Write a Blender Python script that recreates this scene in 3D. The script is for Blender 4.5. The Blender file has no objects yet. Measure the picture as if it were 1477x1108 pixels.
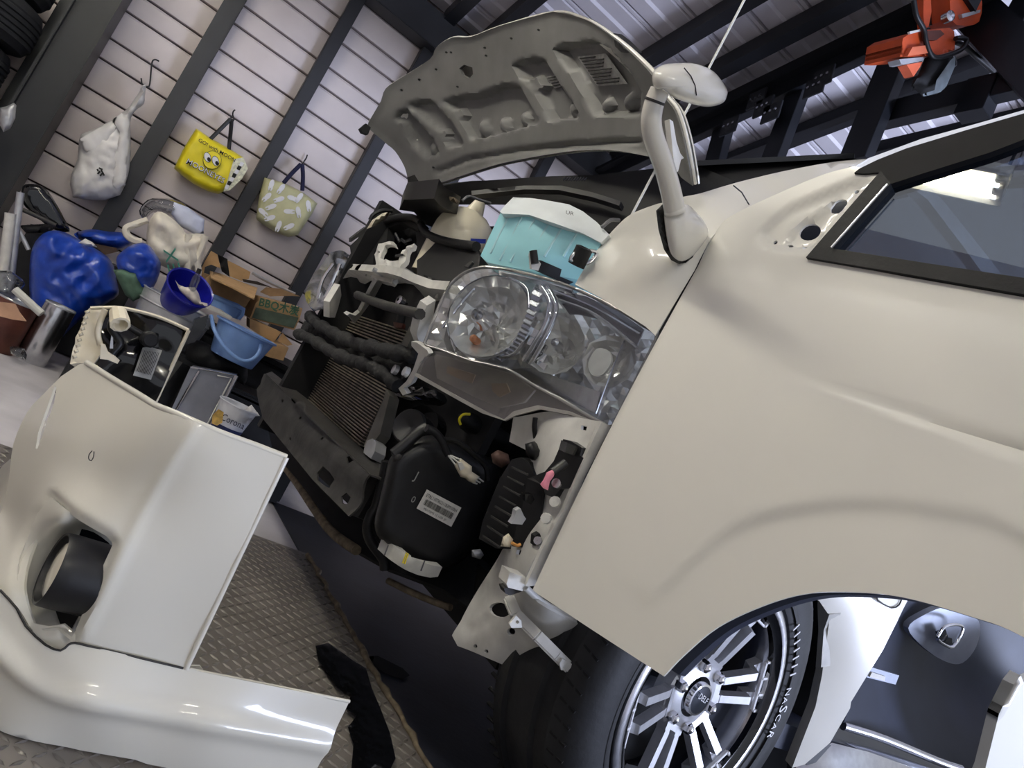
import bpy, bmesh, math, random
import numpy as np
from mathutils import Vector, Matrix, noise
from mathutils.geometry import delaunay_2d_cdt

random.seed(7)
scene = bpy.context.scene
COL = scene.collection

# ------------------------------------------------------------------ camera
FPX, CX, CY = 1050.0, 738.5, 554.0
ROLL, PITCH, YAW, CAMH = math.radians(27.5), math.radians(4), math.radians(29), .65
FW = Vector((math.sin(YAW)*math.cos(PITCH), math.cos(YAW)*math.cos(PITCH), math.sin(PITCH)))
_r0 = Vector((math.cos(YAW), -math.sin(YAW), 0)); _u0 = _r0.cross(FW)
RT = math.cos(ROLL)*_r0 + math.sin(ROLL)*_u0
UP = math.cos(ROLL)*_u0 - math.sin(ROLL)*_r0
CAM = Vector((0, 0, CAMH))
cd = bpy.data.cameras.new('camera'); cd.sensor_width = 36; cd.lens = FPX/1477*36; cd.clip_start = .02
cam = bpy.data.objects.new('camera', cd); COL.objects.link(cam)
m = Matrix((RT, UP, -FW)).transposed().to_4x4(); m.translation = CAM
cam.matrix_world = m
scene.camera = cam

# ------------------------------------------------------------------ light
scene.view_settings.view_transform = 'Standard'
scene.view_settings.look = 'None'
scene.view_settings.gamma = 1
scene.view_settings.use_curve_mapping = False
scene.view_settings.exposure = 0.22
world = bpy.data.worlds.new('sky'); scene.world = world; world.use_nodes = True
bg = world.node_tree.nodes['Background']
bg.inputs['Color'].default_value = (.88, .92, 1.0, 1); bg.inputs['Strength'].default_value = .55

def area(name, loc, target, sx, sy, power, color):
    l = bpy.data.lights.new(name, 'AREA'); l.shape = 'RECTANGLE'; l.size = sx; l.size_y = sy
    l.energy = power; l.color = color
    o = bpy.data.objects.new(name, l); COL.objects.link(o); o.location = loc
    o.rotation_euler = (Vector(target)-Vector(loc)).to_track_quat('-Z', 'Y').to_euler()
    return o
# daylight through the open shutter far to the right, beyond the open van door
area('open_shutter_daylight', (5.2, -2.6, 1.4), (1.6, 1.2, .6), 3.4, 2.4, 14, (.62, .76, 1.0))
# added low area light that brightens the roof like bounced daylight
area('added_roof_bounce', (5.5, -3.0, .2), (2.5, 2.7, 3.25), 3.0, 2.2, 270, (.66, .74, 1.0)).data.spread = math.radians(95)

# ------------------------------------------------------------------ helpers
def ray(x, y): return FW + RT*((x-CX)/FPX) - UP*((y-CY)/FPX)
def at(x, y, X=None, Y=None, Z=None, D=None, P=None):
    d = ray(x, y)
    if P is not None:
        n = Vector(P[1]); t = (Vector(P[0])-CAM).dot(n)/d.dot(n)
    elif X is not None: t = (X-CAM.x)/d.x
    elif Y is not None: t = (Y-CAM.y)/d.y
    elif Z is not None: t = (Z-CAM.z)/d.z
    else: t = D
    return CAM + d*t
ZR = dict(r1=(0,0,3.986), r2=(340,0,3.986), r3=(700,0,3.986), r4=(1060,0,3.542), r5=(0,250,3.986), r6=(340,250,3.986),
          r7=(680,230,3.986), r8=(1040,130,3.357), s1=(0,420,3.986), s2=(340,440,3.986), s3=(580,380,3.986), s4=(520,580,3.986),
          s5=(0,640,3.986), s6=(0,830,2.4617), s7=(560,760,3.986), s8=(790,820,3.787), t1=(1090,820,3.8165), t2=(240,240,6.154),
          t3=(180,360,5.5385), t4=(480,280,6.154), t5=(900,80,3.461), t6=(1270,0,6.923), t7=(300,560,4.6156), t8=(680,560,5.54),
          u1=(900,0,2.56), u2=(560,0,3.6925), u3=(900,360,2.518), u4=(0,520,3.077), u5=(0,430,8.525))
def z(r, *a):
    ox, oy, s = ZR[r]
    return [(ox+a[i]/s, oy+a[i+1]/s) for i in range(0, len(a), 2)]
def z1(r, x, y): return z(r, x, y)[0]
def lin(c):
    c /= 255
    return c/12.92 if c <= .04045 else ((c+.055)/1.055)**2.4
def rgb(r, g, b): return (lin(r), lin(g), lin(b), 1)

MATS = {}
def mat(name, color, rough=.5, metal=0, var=.06, scale=18, bump=0, bscale=60, coat=0, spec=.5, emit=None, estr=0, trans=0, alpha=1, ior=1.45, sss=0):
    if name in MATS: return MATS[name]
    m = bpy.data.materials.new(name); m.use_nodes = True; MATS[name] = m
    nt = m.node_tree; b = nt.nodes['Principled BSDF']; L = nt.links
    tc = nt.nodes.new('ShaderNodeTexCoord')
    c = rgb(*color)
    if var > 0:
        n = nt.nodes.new('ShaderNodeTexNoise'); n.inputs['Scale'].default_value = scale; n.inputs['Detail'].default_value = 5
        L.new(tc.outputs['Object'], n.inputs['Vector'])
        r = nt.nodes.new('ShaderNodeValToRGB')
        r.color_ramp.elements[0].position = .3; r.color_ramp.elements[1].position = .7
        r.color_ramp.elements[0].color = tuple(min(1, v*(1-var*2)) for v in c[:3])+(1,)
        r.color_ramp.elements[1].color = tuple(min(1, v*(1+var*2)) for v in c[:3])+(1,)
        L.new(n.outputs['Fac'], r.inputs['Fac']); L.new(r.outputs['Color'], b.inputs['Base Color'])
    else: b.inputs['Base Color'].default_value = c
    b.inputs['Roughness'].default_value = rough; b.inputs['Metallic'].default_value = metal
    b.inputs['Coat Weight'].default_value = coat; b.inputs['Coat Roughness'].default_value = .04
    b.inputs['Specular IOR Level'].default_value = spec; b.inputs['IOR'].default_value = ior
    b.inputs['Transmission Weight'].default_value = trans; b.inputs['Alpha'].default_value = alpha
    if sss: b.inputs['Subsurface Weight'].default_value = sss; b.inputs['Subsurface Radius'].default_value = (.02,.02,.02)
    if emit: b.inputs['Emission Color'].default_value = rgb(*emit); b.inputs['Emission Strength'].default_value = estr
    if bump:
        n2 = nt.nodes.new('ShaderNodeTexNoise'); n2.inputs['Scale'].default_value = bscale; n2.inputs['Detail'].default_value = 4
        L.new(tc.outputs['Object'], n2.inputs['Vector'])
        bp = nt.nodes.new('ShaderNodeBump'); bp.inputs['Strength'].default_value = bump; bp.inputs['Distance'].default_value = .01
        L.new(n2.outputs['Fac'], bp.inputs['Height']); L.new(bp.outputs['Normal'], b.inputs['Normal'])
    return m
def glassmat(name, tint, rough=.02, refl=1.0, base=0.0):
    """see-through pane: transparent body with a fresnel mirror reflection"""
    m = bpy.data.materials.new(name); m.use_nodes = True; MATS[name] = m
    nt = m.node_tree; nt.nodes.clear()
    o = nt.nodes.new('ShaderNodeOutputMaterial'); mx = nt.nodes.new('ShaderNodeMixShader')
    t = nt.nodes.new('ShaderNodeBsdfTransparent'); t.inputs['Color'].default_value = rgb(*tint)
    g = nt.nodes.new('ShaderNodeBsdfGlossy'); g.inputs['Roughness'].default_value = rough
    lw = nt.nodes.new('ShaderNodeLayerWeight'); lw.inputs['Blend'].default_value = .5
    f = nt.nodes.new('ShaderNodeMath'); f.operation = 'POWER'; f.inputs[1].default_value = 4
    nt.links.new(lw.outputs['Facing'], f.inputs[0])
    mm = nt.nodes.new('ShaderNodeMath'); mm.operation = 'MULTIPLY_ADD'; mm.inputs[1].default_value = refl; mm.inputs[2].default_value = base
    mm.use_clamp = True
    nt.links.new(f.outputs[0], mm.inputs[0]); nt.links.new(mm.outputs[0], mx.inputs[0])
    nt.links.new(t.outputs[0], mx.inputs[1]); nt.links.new(g.outputs[0], mx.inputs[2]); nt.links.new(mx.outputs[0], o.inputs[0])
    return m

WLOC = {}
def root(name, loc, label=None, cat=None, group=None, kind=None, parent=None):
    o = bpy.data.objects.new(name, None); COL.objects.link(o); o.empty_display_size = .05
    place(o, Vector(loc), parent)
    tag(o, label, cat, group, kind)
    return o
def place(o, w, parent):
    WLOC[o.name] = w.copy()
    if parent is not None:
        o.parent = parent; o.location = w - WLOC[parent.name]
    else: o.location = w
def tag(o, label=None, cat=None, group=None, kind=None):
    if label: o['label'] = label
    if cat: o['category'] = cat
    if group: o['group'] = group
    if kind: o['kind'] = kind
    return o
def obj(name, verts, faces, mt, parent=None, smooth=35, bevel=0):
    verts = [Vector(v) for v in verts]
    lo = Vector((min(v.x for v in verts), min(v.y for v in verts), min(v.z for v in verts)))
    hi = Vector((max(v.x for v in verts), max(v.y for v in verts), max(v.z for v in verts)))
    c = (lo+hi)/2
    if parent is None: c.z = lo.z
    me = bpy.data.meshes.new(name); me.from_pydata([v-c for v in verts], [], faces); me.validate(); me.update()
    if mt: me.materials.append(mt if not isinstance(mt, str) else MATS[mt])
    if bevel:
        bm = bmesh.new(); bm.from_mesh(me)
        bmesh.ops.remove_doubles(bm, verts=bm.verts, dist=1e-6)
        es = [e for e in bm.edges if len(e.link_faces) == 2 and e.calc_face_angle(0) > .5]
        bmesh.ops.bevel(bm, geom=es, offset=bevel, segments=2, affect='EDGES', clamp_overlap=True)
        bm.to_mesh(me); bm.free()
    if smooth:
        me.shade_smooth(); me.set_sharp_from_angle(angle=math.radians(smooth))
    o = bpy.data.objects.new(name, me); COL.objects.link(o); place(o, c, parent)
    return o

class MB:
    """collects boxes, beams, tubes and lathes into one mesh"""
    def __init__(s): s.v = []; s.f = []
    def add(s, v, f):
        n = len(s.v); s.v += [Vector(a) for a in v]; s.f += [tuple(i+n for i in q) for q in f]; return s
    def box(s, x0, x1, y0, y1, z0, z1):
        return s.add([(x0,y0,z0),(x1,y0,z0),(x1,y1,z0),(x0,y1,z0),(x0,y0,z1),(x1,y0,z1),(x1,y1,z1),(x0,y1,z1)],
                     [(3,2,1,0),(4,5,6,7),(0,1,5,4),(1,2,6,5),(2,3,7,6),(3,0,4,7)])
    def obox(s, c, ax, ay, az):
        """box about c with half axes ax, ay, az"""
        c, ax, ay, az = Vector(c), Vector(ax), Vector(ay), Vector(az)
        v = [c+ax*i+ay*j+az*k for k in (-1,1) for (i,j) in ((-1,-1),(1,-1),(1,1),(-1,1))]
        f = [(3,2,1,0),(4,5,6,7),(0,1,5,4),(1,2,6,5),(2,3,7,6),(3,0,4,7)]
        if ax.cross(ay).dot(az) < 0: f = [q[::-1] for q in f]
        return s.add(v, f)
    def beam(s, p0, p1, w, h, up=(0,0,1)):
        p0, p1 = Vector(p0), Vector(p1); d = (p1-p0); L = d.length; d.normalize()
        sd = d.cross(Vector(up)).normalized(); u = sd.cross(d)
        return s.obox((p0+p1)/2, d*L/2, sd*w/2, u*h/2)
    def tube(s, pts, r, n=8, caps=True, closed=False):
        pts = [Vector(p) for p in pts]; rs = r if hasattr(r, '__len__') else [r]*len(pts)
        N = len(pts); rings = []; ref = None
        for i, p in enumerate(pts):
            a = pts[(i-1) % N] if (closed or i > 0) else p; b = pts[(i+1) % N] if (closed or i < N-1) else p
            t = (b-a).normalized()
            if ref is None: ref = t.orthogonal().normalized()
            ref = (ref-t*ref.dot(t)).normalized(); bn = t.cross(ref)
            rings.append([p+(ref*math.cos(2*math.pi*k/n)+bn*math.sin(2*math.pi*k/n))*rs[i] for k in range(n)])
        return s.loft(rings, caps and not closed, closed)
    def loft(s, rings, caps=True, closed=False):
        n = len(rings[0]); N = len(rings); v = [p for r in rings for p in r]; f = []
        for i in range(N if closed else N-1):
            j = (i+1) % N
            for k in range(n): f.append((i*n+k, i*n+(k+1) % n, j*n+(k+1) % n, j*n+k))
        if caps: f.append(tuple(range(n))[::-1]); f.append(tuple((N-1)*n+k for k in range(n)))
        return s.add(v, f)
    def lathe(s, prof, o, axis, n=24, caps=False, sx=1.0, closed=False, ang=(0, 2*math.pi)):
        """prof: (radius, height) list along axis from o"""
        o, a = Vector(o), Vector(axis).normalized(); u = a.orthogonal().normalized()
        if abs(a.z) < .9: u = (Vector((0,0,1))-a*a.z).normalized()
        w = a.cross(u)
        return s.loft([[o+a*h+(u*math.cos(2*math.pi*k/n)*sx+w*math.sin(2*math.pi*k/n))*max(r, 1e-4) for k in range(n)] for r, h in prof], caps, closed)
    def done(s, name, mt, parent=None, smooth=35, bevel=0): return obj(name, s.v, s.f, mt, parent, smooth, bevel)

def cr(pts, n=6, closed=False):
    """Catmull-Rom through points (tuples of any length)"""
    P = [np.array(p, float) for p in pts]; N = len(P); out = []
    for i in range(N if closed else N-1):
        p0 = P[(i-1) % N] if (closed or i > 0) else 2*P[0]-P[1]; p1 = P[i]; p2 = P[(i+1) % N]
        p3 = P[(i+2) % N] if (closed or i < N-2) else 2*P[-1]-P[-2]
        for k in range(n):
            t = k/n
            out.append(tuple(.5*((2*p1)+(-p0+p2)*t+(2*p0-5*p1+4*p2-p3)*t*t+(-p0+3*p1-3*p2+p3)*t**3)))
    if not closed: out.append(tuple(P[-1]))
    return out
def inpoly(pts, poly):
    pts = np.asarray(pts, float); x, y = pts[:,0], pts[:,1]; c = np.zeros(len(pts), bool)
    P = np.asarray(poly, float); Q = np.roll(P, -1, 0)
    for (x1,y1),(x2,y2) in zip(P, Q):
        if y1 == y2: continue
        k = ((y1 > y) != (y2 > y)) & (x < (x2-x1)*(y-y1)/(y2-y1)+x1); c ^= k
    return c
def polydist(pts, poly, closed=True):
    pts = np.asarray(pts, float); P = np.asarray(poly, float)
    Q = np.roll(P, -1, 0) if closed else P[1:]
    if not closed: P = P[:-1]
    d = np.full(len(pts), 1e9)
    for a, b in zip(P, Q):
        ab = b-a; L = ab@ab
        t = np.clip(((pts-a)@ab)/(L if L else 1), 0, 1); q = a+t[:,None]*ab
        d = np.minimum(d, np.hypot(*(pts-q).T))
    return d
def sstep(t): t = np.clip(t, 0, 1); return t*t*(3-2*t)
def circ(x, y, r, n=12, ry=None, rot=0):
    ry = ry or r; c, s_ = math.cos(rot), math.sin(rot)
    return [(x+r*math.cos(2*math.pi*k/n)*c-ry*math.sin(2*math.pi*k/n)*s_, y+r*math.cos(2*math.pi*k/n)*s_+ry*math.sin(2*math.pi*k/n)*c) for k in range(n)]
def resample(poly, step):
    out = []
    for i in range(len(poly)):
        a, b = np.array(poly[i], float), np.array(poly[(i+1) % len(poly)], float)
        k = max(1, int(np.hypot(*(b-a))/step))
        for j in range(k): out.append(tuple(a+(b-a)*j/k))
    return out
def cdt(outline, holes, step):
    loops = [resample(outline, step)]+[resample(h, step) for h in holes]
    V = []; E = []
    for lp in loops:
        n = len(V); V += lp; E += [(n+i, n+(i+1) % len(lp)) for i in range(len(lp))]
    P = np.array(outline, float); lo, hi = P.min(0), P.max(0)
    gx, gy = np.meshgrid(np.arange(lo[0], hi[0], step), np.arange(lo[1], hi[1], step*.87))
    gx[1::2] += step/2
    G = np.c_[gx.ravel(), gy.ravel()]
    k = inpoly(G, outline)
    for h in holes: k &= ~inpoly(G, h)
    G = G[k]
    if len(G):
        dmin = np.minimum.reduce([polydist(G, lp) for lp in loops]); G = G[dmin > step*.45]
    V += [tuple(g) for g in G]
    r = delaunay_2d_cdt([Vector(v) for v in V], E, [], 0, 1e-7)
    vs = np.array([tuple(v) for v in r[0]]); fs = r[2]
    c = np.array([vs[list(f)].mean(0) for f in fs]); k = inpoly(c, outline)
    for h in holes: k &= ~inpoly(c, h)
    return vs, [tuple(f) for f, q in zip(fs, k) if q]
def tps(ctrl):
    C = np.array(ctrl, float); P = C[:,:2]/100; n = len(P)
    def U(r2): return np.where(r2 > 1e-12, r2*np.log(np.maximum(r2, 1e-12)), 0)
    K = U(((P[:,None]-P[None])**2).sum(-1))+np.eye(n)*1e-4; A = np.c_[np.ones(n), P]
    M = np.block([[K, A],[A.T, np.zeros((3,3))]]); s = np.linalg.lstsq(M, np.r_[C[:,2], 0,0,0], rcond=1e-10)[0]
    def f(q):
        q = np.asarray(q, float)/100
        return U(((q[:,None]-P[None])**2).sum(-1))@s[:n]+s[n]+q@s[n+1:]
    return f
def mapper(depth):
    if isinstance(depth, (int, float)): return lambda q: [at(x, y, Y=depth) for x, y in q]
    if isinstance(depth, tuple):
        k = depth[0]
        if k == 'P': return lambda q: [at(x, y, P=(depth[1], depth[2])) for x, y in q]
        if k == 'TX':
            g = tps(depth[1]); return lambda q: [at(x, y, X=float(v)) for (x, y), v in zip(q, g(q))]
        return lambda q: [at(x, y, **{k: depth[1]}) for x, y in q]
    if callable(depth): return depth
    f = tps(depth)
    return lambda q: [at(x, y, Y=float(Y)) for (x, y), Y in zip(q, f(q))]
def skin(name, outline, depth, mt, parent=None, thick=.003, step=12, holes=(), bump=None, smooth=40, back=None):
    """a sheet with real thickness: outline (and holes) mapped on to a surface in the room"""
    vs, fs = cdt(outline, list(holes), step)
    P = mapper(depth)(vs)
    n = len(P); N = [Vector() for _ in range(n)]; F = []
    for f in fs:
        nn = (P[f[1]]-P[f[0]]).cross(P[f[2]]-P[f[0]])
        c = (P[f[0]]+P[f[1]]+P[f[2]])/3
        if nn.dot(CAM-c) < 0: f = f[::-1]; nn = -nn
        F.append(f)
        for i in f: N[i] += nn
    N = [v.normalized() if v.length > 0 else -FW for v in N]
    if bump is not None:
        h = bump(vs); P = [p+q*float(a) for p, q, a in zip(P, N, h)]
    bd = Vector(back) if back is not None else None
    B = [p+bd if bd else p-q*thick for p, q in zip(P, N)]
    ec = {}
    for f in F:
        for i in range(3): ec[(f[i], f[(i+1) % 3])] = 1
    S = [(b, a, a+n, b+n) for (a, b) in ec if (b, a) not in ec]
    return obj(name, P+B, F+[tuple(i+n for i in f[::-1]) for f in F]+S, mt, parent, smooth)
def pillow(name, outline, depth, thick, mt, parent=None, step=8, wr=.006, wf=25, edge=None, seed=0, pw=.5, ridge=0):
    """a stuffed, closed, wrinkled body with the given outline, thick metres deep"""
    vs, fs = cdt(outline, [], step); P = mapper(depth)(vs); n = len(P)
    d = polydist(vs, outline); mx = edge or d.max()
    h = (np.clip(d/mx, 0, 1)*(2-np.clip(d/mx, 0, 1)))**pw*thick/2
    c = sum(P, Vector())/n; nn = (CAM-c).normalized(); nn.z *= .4; nn.normalize()
    front = []; backv = []
    for p, a in zip(P, h):
        q = p*wf+Vector((seed*3.1, seed, 0))
        w = (noise.noise(q)+.5*noise.noise(q*2.3)) + (ridge*(1-abs(noise.noise(q*.8))*2) if ridge else 0)
        front.append(p+nn*(float(a)+(wr*w if a > 0 else 0))); backv.append(p-nn*float(a)*.9)
    F = []
    for f in fs:
        k = (P[f[1]]-P[f[0]]).cross(P[f[2]]-P[f[0]])
        F.append(f if k.dot(nn) > 0 else f[::-1])
    ec = {(f[i], f[(i+1) % 3]) for f in F for i in range(3)}
    bi = set(i for (a, b) in ec if (b, a) not in ec for i in (a, b))
    idx = {}; V = list(front)
    for i in range(n):
        if i in bi: idx[i] = i; V[i] = P[i]
        else: idx[i] = len(V); V.append(backv[i])
    G = [tuple(idx[i] for i in f[::-1]) for f in F]
    return obj(name, V, F+G, mt, parent, 80)
def dome(name, outline, depth, thick, mt, parent=None, rings=12, pw=2.4, bk=.9):
    """smooth closed body, domed front and back, with the given rounded outline"""
    O = np.array(outline, float); c = O.mean(0); N = len(O); T = [math.sin(math.pi/2*k/rings) for k in range(1, rings+1)]
    q = [c]+[c+(o-c)*t for t in T for o in O]; P = mapper(depth)(np.array(q))
    nn = (CAM-P[0]).normalized(); H = [0]+[t for t in T for _ in range(N)]
    hh = [(1-min(1, t)**pw)**.5*thick/2 for t in H]; n = len(P); last = n-N
    V = [p+nn*h for p, h in zip(P, hh)]+[p-nn*h*bk for p, h in zip(P[:last], hh)]
    F = []
    for side in (0, 1):
        ix = lambda i: i if side == 0 or i >= last else i+n
        G = [(ix(0), ix(1+k), ix(1+(k+1) % N)) for k in range(N)]
        for r in range(rings-1):
            a, b = 1+r*N, 1+(r+1)*N
            G += [(ix(a+k), ix(b+k), ix(b+(k+1) % N), ix(a+(k+1) % N)) for k in range(N)]
        w = (V[G[0][1]]-V[G[0][0]]).cross(V[G[0][2]]-V[G[0][0]]).dot(nn)
        if (w < 0) == (side == 0): G = [f[::-1] for f in G]
        F += G
    return obj(name, V, F, mt, parent, 80)
def text(name, s, p0, p1, nrm, mt, parent, hscale=1.0, ext=.0006, off=.0015, bold=0):
    """flat lettering from p0 to p1 (left to right baseline) on a face with normal nrm"""
    cu = bpy.data.curves.new(name, 'FONT'); cu.body = s; cu.size = 1; cu.extrude = 0; cu.offset = bold; cu.resolution_u = 2
    t = bpy.data.objects.new(name, cu); COL.objects.link(t)
    dg = bpy.context.evaluated_depsgraph_get()
    me = bpy.data.meshes.new_from_object(t.evaluated_get(dg)); bpy.data.objects.remove(t)
    p0, p1, nrm = Vector(p0), Vector(p1), Vector(nrm).normalized()
    r = p1-p0; L = r.length; r.normalize(); u = nrm.cross(r).normalized()
    xs = [v.co.x for v in me.vertices]; x0, x1 = min(xs), max(xs); k = L/(x1-x0)
    V = [p0+r*((v.co.x-x0)*k)+u*(v.co.y*k*hscale)+nrm*off for v in me.vertices]
    F = [tuple(p.vertices) for p in me.polygons]
    F = [f if (V[f[1]]-V[f[0]]).cross(V[f[2]]-V[f[0]]).dot(nrm) > 0 else f[::-1] for f in F]
    bpy.data.meshes.remove(me)
    return obj(name, V, F, mt, parent, 0)
def ptext(name, s, a, b, depth, mt, parent, **k):
    m_ = mapper(depth); p0, p1 = m_(np.array([a, b], float)); off = np.array(b)-np.array(a)
    q = m_(np.array([(a[0]+off[1]*.2, a[1]-off[0]*.2)]))[0]
    n = (p1-p0).cross(q-p0).normalized()
    if n.dot(CAM-p0) < 0: n = -n
    return text(name, s, p0, p1, n, mt, parent, **k)
def ptube(name, pts, r, mt, parent=None, n=8, sm=4, closed=False):
    """round bar through (px, py, Y) points"""
    P = cr(pts, sm, closed) if sm > 1 else pts
    R = r
    if hasattr(r, '__len__'): R = [v[0] for v in (cr([(q,) for q in r], sm) if sm > 1 else [(q,) for q in r])]
    return MB().tube([at(p[0], p[1], Y=p[2]) for p in P], R, n, True, closed).done(name, mt, parent, 60)
# ------------------------------------------------------------------ materials
PAINT = mat('white_paint', (231,229,220), .28, var=.015, scale=3, coat=.8)
PAINTB = mat('bumper_paint', (222,219,207), .30, var=.015, scale=3, coat=.7)
RAWWHITE = mat('primer_white', (205,204,198), .42, var=.10, scale=14, bump=.05)
UNDERHOOD = mat('hood_underside_grey', (112,112,110), .5, var=.06, scale=12)
BLACKP = mat('black_plastic', (24,24,26), .42, var=.12, scale=30)
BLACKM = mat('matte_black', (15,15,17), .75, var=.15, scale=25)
BLACKG = mat('gloss_black', (14,15,18), .12, var=.1, scale=9, coat=.5)
RUBBER = mat('black_rubber', (22,22,23), .62, var=.12, scale=40, bump=.1, bscale=120)
FOAM = mat('black_foam', (34,34,35), .85, var=.25, scale=25, bump=.5, bscale=45)
DUSTY = mat('dusty_black_steel', (48,47,46), .6, var=.25, scale=16, bump=.1)
TYRE = mat('tyre_rubber', (30,31,34), .6, var=.12, scale=20, bump=.08, bscale=80)
STEELD = mat('dark_painted_steel', (40,41,45), .45, var=.08, scale=6)
STEELB = mat('black_truss_steel', (23,25,30), .42, var=.1, scale=5)
SIDING = mat('warm_grey_siding', (203,193,190), .55, var=.035, scale=4)
GROOVE = mat('siding_groove', (66,56,54), .8, var=.05)
ROOF = mat('grey_roof_sheet', (214,209,214), .55, var=.04, scale=3)
CHROME = mat('chrome', (225,225,228), .07, 1, var=0)
ALLOY = mat('machined_alloy', (214,215,219), .3, .6, var=.04, scale=60)
SILVER = mat('reflector_silver', (232,230,226), .14, .65, var=.04, scale=30)
CHROMER = mat('brushed_alloy', (205,205,208), .24, 1, var=.04, scale=60)
ALU = mat('aluminium_fin', (176,166,150), .45, .7, var=.2, scale=40)
GALV = mat('galvanised_tin', (190,192,196), .3, .5, var=.12, scale=12)
CARD = mat('cardboard', (176,142,100), .8, var=.07, scale=20)
CARDD = mat('cardboard_shaded_print', (140,112,80), .8, var=.1, scale=20)
GREENPR = mat('green_print', (48,92,70), .7, var=.1)
BLUETARP = mat('blue_woven_plastic', (22,62,165), .3, var=.12, scale=10, bump=.25, bscale=30, coat=.15)
DEEPBLUE = mat('deep_blue_plastic', (26,30,150), .3, var=.05, coat=.2)
SKYBLUE = mat('light_blue_plastic', (118,152,206), .35, var=.04)
CANVAS = mat('beige_canvas', (230,223,208), .85, var=.06, scale=15, bump=.2, bscale=50)
PLASTICW = mat('white_bag_film', (226,224,222), .35, var=.05, scale=8, sss=.1)
YELLOW = mat('yellow_vinyl', (242,224,40), .35, var=.05, scale=8)
PALEG = mat('pale_green_cloth', (206,204,160), .6, var=.05, scale=12)
NAVY = mat('navy_strap', (28,30,62), .8, var=.1)
WHITEPR = mat('white_print', (238,238,240), .6, var=.02)
BLACKPR = mat('black_print', (18,18,20), .6, var=0)
LABELW = mat('label_paper', (214,212,206), .6, var=.04, scale=40)
LABELG = mat('grey_label', (150,150,146), .6, var=.15, scale=60)
GREENCL = mat('green_cloth', (78,104,88), .9, var=.1, scale=20, bump=.2)
CREAM = mat('cream_plastic', (226,216,192), .5, var=.06, scale=20)
CREAMT = mat('cream_tank', (232,224,200), .3, var=.03, scale=8, coat=.3, sss=.1)
BLUETANK = mat('turquoise_washer_tank', (166,224,232), .35, var=.05, scale=8, sss=.2)
TANKTOP = mat('milky_tank_top', (226,232,232), .4, var=.03, sss=.1)
ORANGE = mat('orange_hoist_paint', (206,84,42), .4, var=.08, scale=15)
PINK = mat('pink_tape', (238,150,170), .6, var=.06)
LILAC = mat('grey_case_metal', (138,140,150), .4, .4, var=.05)
BROWN = mat('rust_brown_paint', (92,50,40), .5, var=.15)
CONCRETE = mat('workshop_concrete', (206,203,207), .55, var=.12, scale=3, bump=.08, bscale=30)
MATC = mat('checker_mat', (112,107,102), .34, var=.14, scale=5, spec=.6)
DARKF = mat('dark_floor_with_shadow', (34,37,46), .4, var=.25, scale=6, bump=.05)
CHASSIS = mat('undercover_black', (18,18,20), .7, var=.2)
LAMPB = mat('lamp_housing', (236,236,226), .4, var=.02)
TUBE = mat('fluorescent_tube', (255,250,235), .5, var=0, emit=(255,249,236), estr=52)
CABIN = mat('cabin_dark_trim', (38,44,62), .5, var=.1, scale=8)
INTSIL = mat('silver_trim', (140,145,158), .35, .3, var=.05)
DRUM = mat('brown_foam_edge', (112,100,82), .85, var=.25, scale=40)
WIRE = mat('grey_wire', (92,92,96), .5, var=.05)
WHITEROD = mat('white_rod', (214,214,206), .4, var=.03)
DOORGLASS = glassmat('door_glass', (150,160,172), .01, .8, .20)
LENS = glassmat('clear_lens', (244,246,247), .03, .7, .05)
FILM = glassmat('clear_film', (205,208,212), .08, 1.2, .12)
SMOKED = glassmat('skirt_plastic', (214,212,208), .25, .8, .22)

# ------------------------------------------------------------------ floor
WY = 4.6
fl = MB().box(-3.4, 7.5, -5.2, WY+.2, -.12, -.0065).done('floor', CONCRETE); tag(fl, 'pale grey concrete workshop floor under the clutter and van', kind='structure')
# dark floor under the van, shadow put into its colour, edge along the nose
dk = MB().box(.88, 5.5, .2, 2.9, -.0064, -.002).done('shadowed_dark_floor', DARKF, fl)
# checker mat in front of the van
mx0, mx1, my0, my1 = -2.2, .90, -2.5, 2.35
chk = MB().box(mx0, mx1, my0, my1, -.006, 0).done('checker_mat', MATC)
tag(chk, 'dark raised-lug checker mat lying under the white bumper', 'floor mat')
lv = MB(); a = .0135; b = .0042; h = .0022; PT = .0235
nx = int((mx1-(-.35))/PT)
def lug(cx, cy, ang):
    c, s_ = math.cos(ang), math.sin(ang); u = Vector((c, s_, 0)); w = Vector((-s_, c, 0)); o = Vector((cx, cy, 0))
    top = Vector((0, 0, h))
    V = [o-u*a, o-w*b, o+u*a, o+w*b, o-u*a*.55-w*b*.3+top, o+u*a*.55-w*b*.3+top, o+u*a*.55+w*b*.3+top, o-u*a*.55+w*b*.3+top]
    lv.add(V, [(0,1,5,4),(1,2,5),(2,3,6,5),(3,0,4,7),(0,4,7),(3,7,6),(4,5,6,7)])
for i in range(nx):
    for j in range(int((my1-.6)/PT)):
        x, y = -.35+PT/2+i*PT, .6+PT/2+j*PT
        lug(x, y, math.radians(45) if (i+j) % 2 else math.radians(135))
lo = lv.done('lug', MATC, chk, 40); tag(lo, kind='stuff')
rr = random.Random(4)
MB().tube([(mx1+rr.uniform(-.006,.006), .75+i*.035, .003+rr.uniform(0,.003)) for i in range(46)], [.007+rr.uniform(-.002,.003) for i in range(46)], 7).done('frayed_edge', DRUM, chk, 60)
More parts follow.
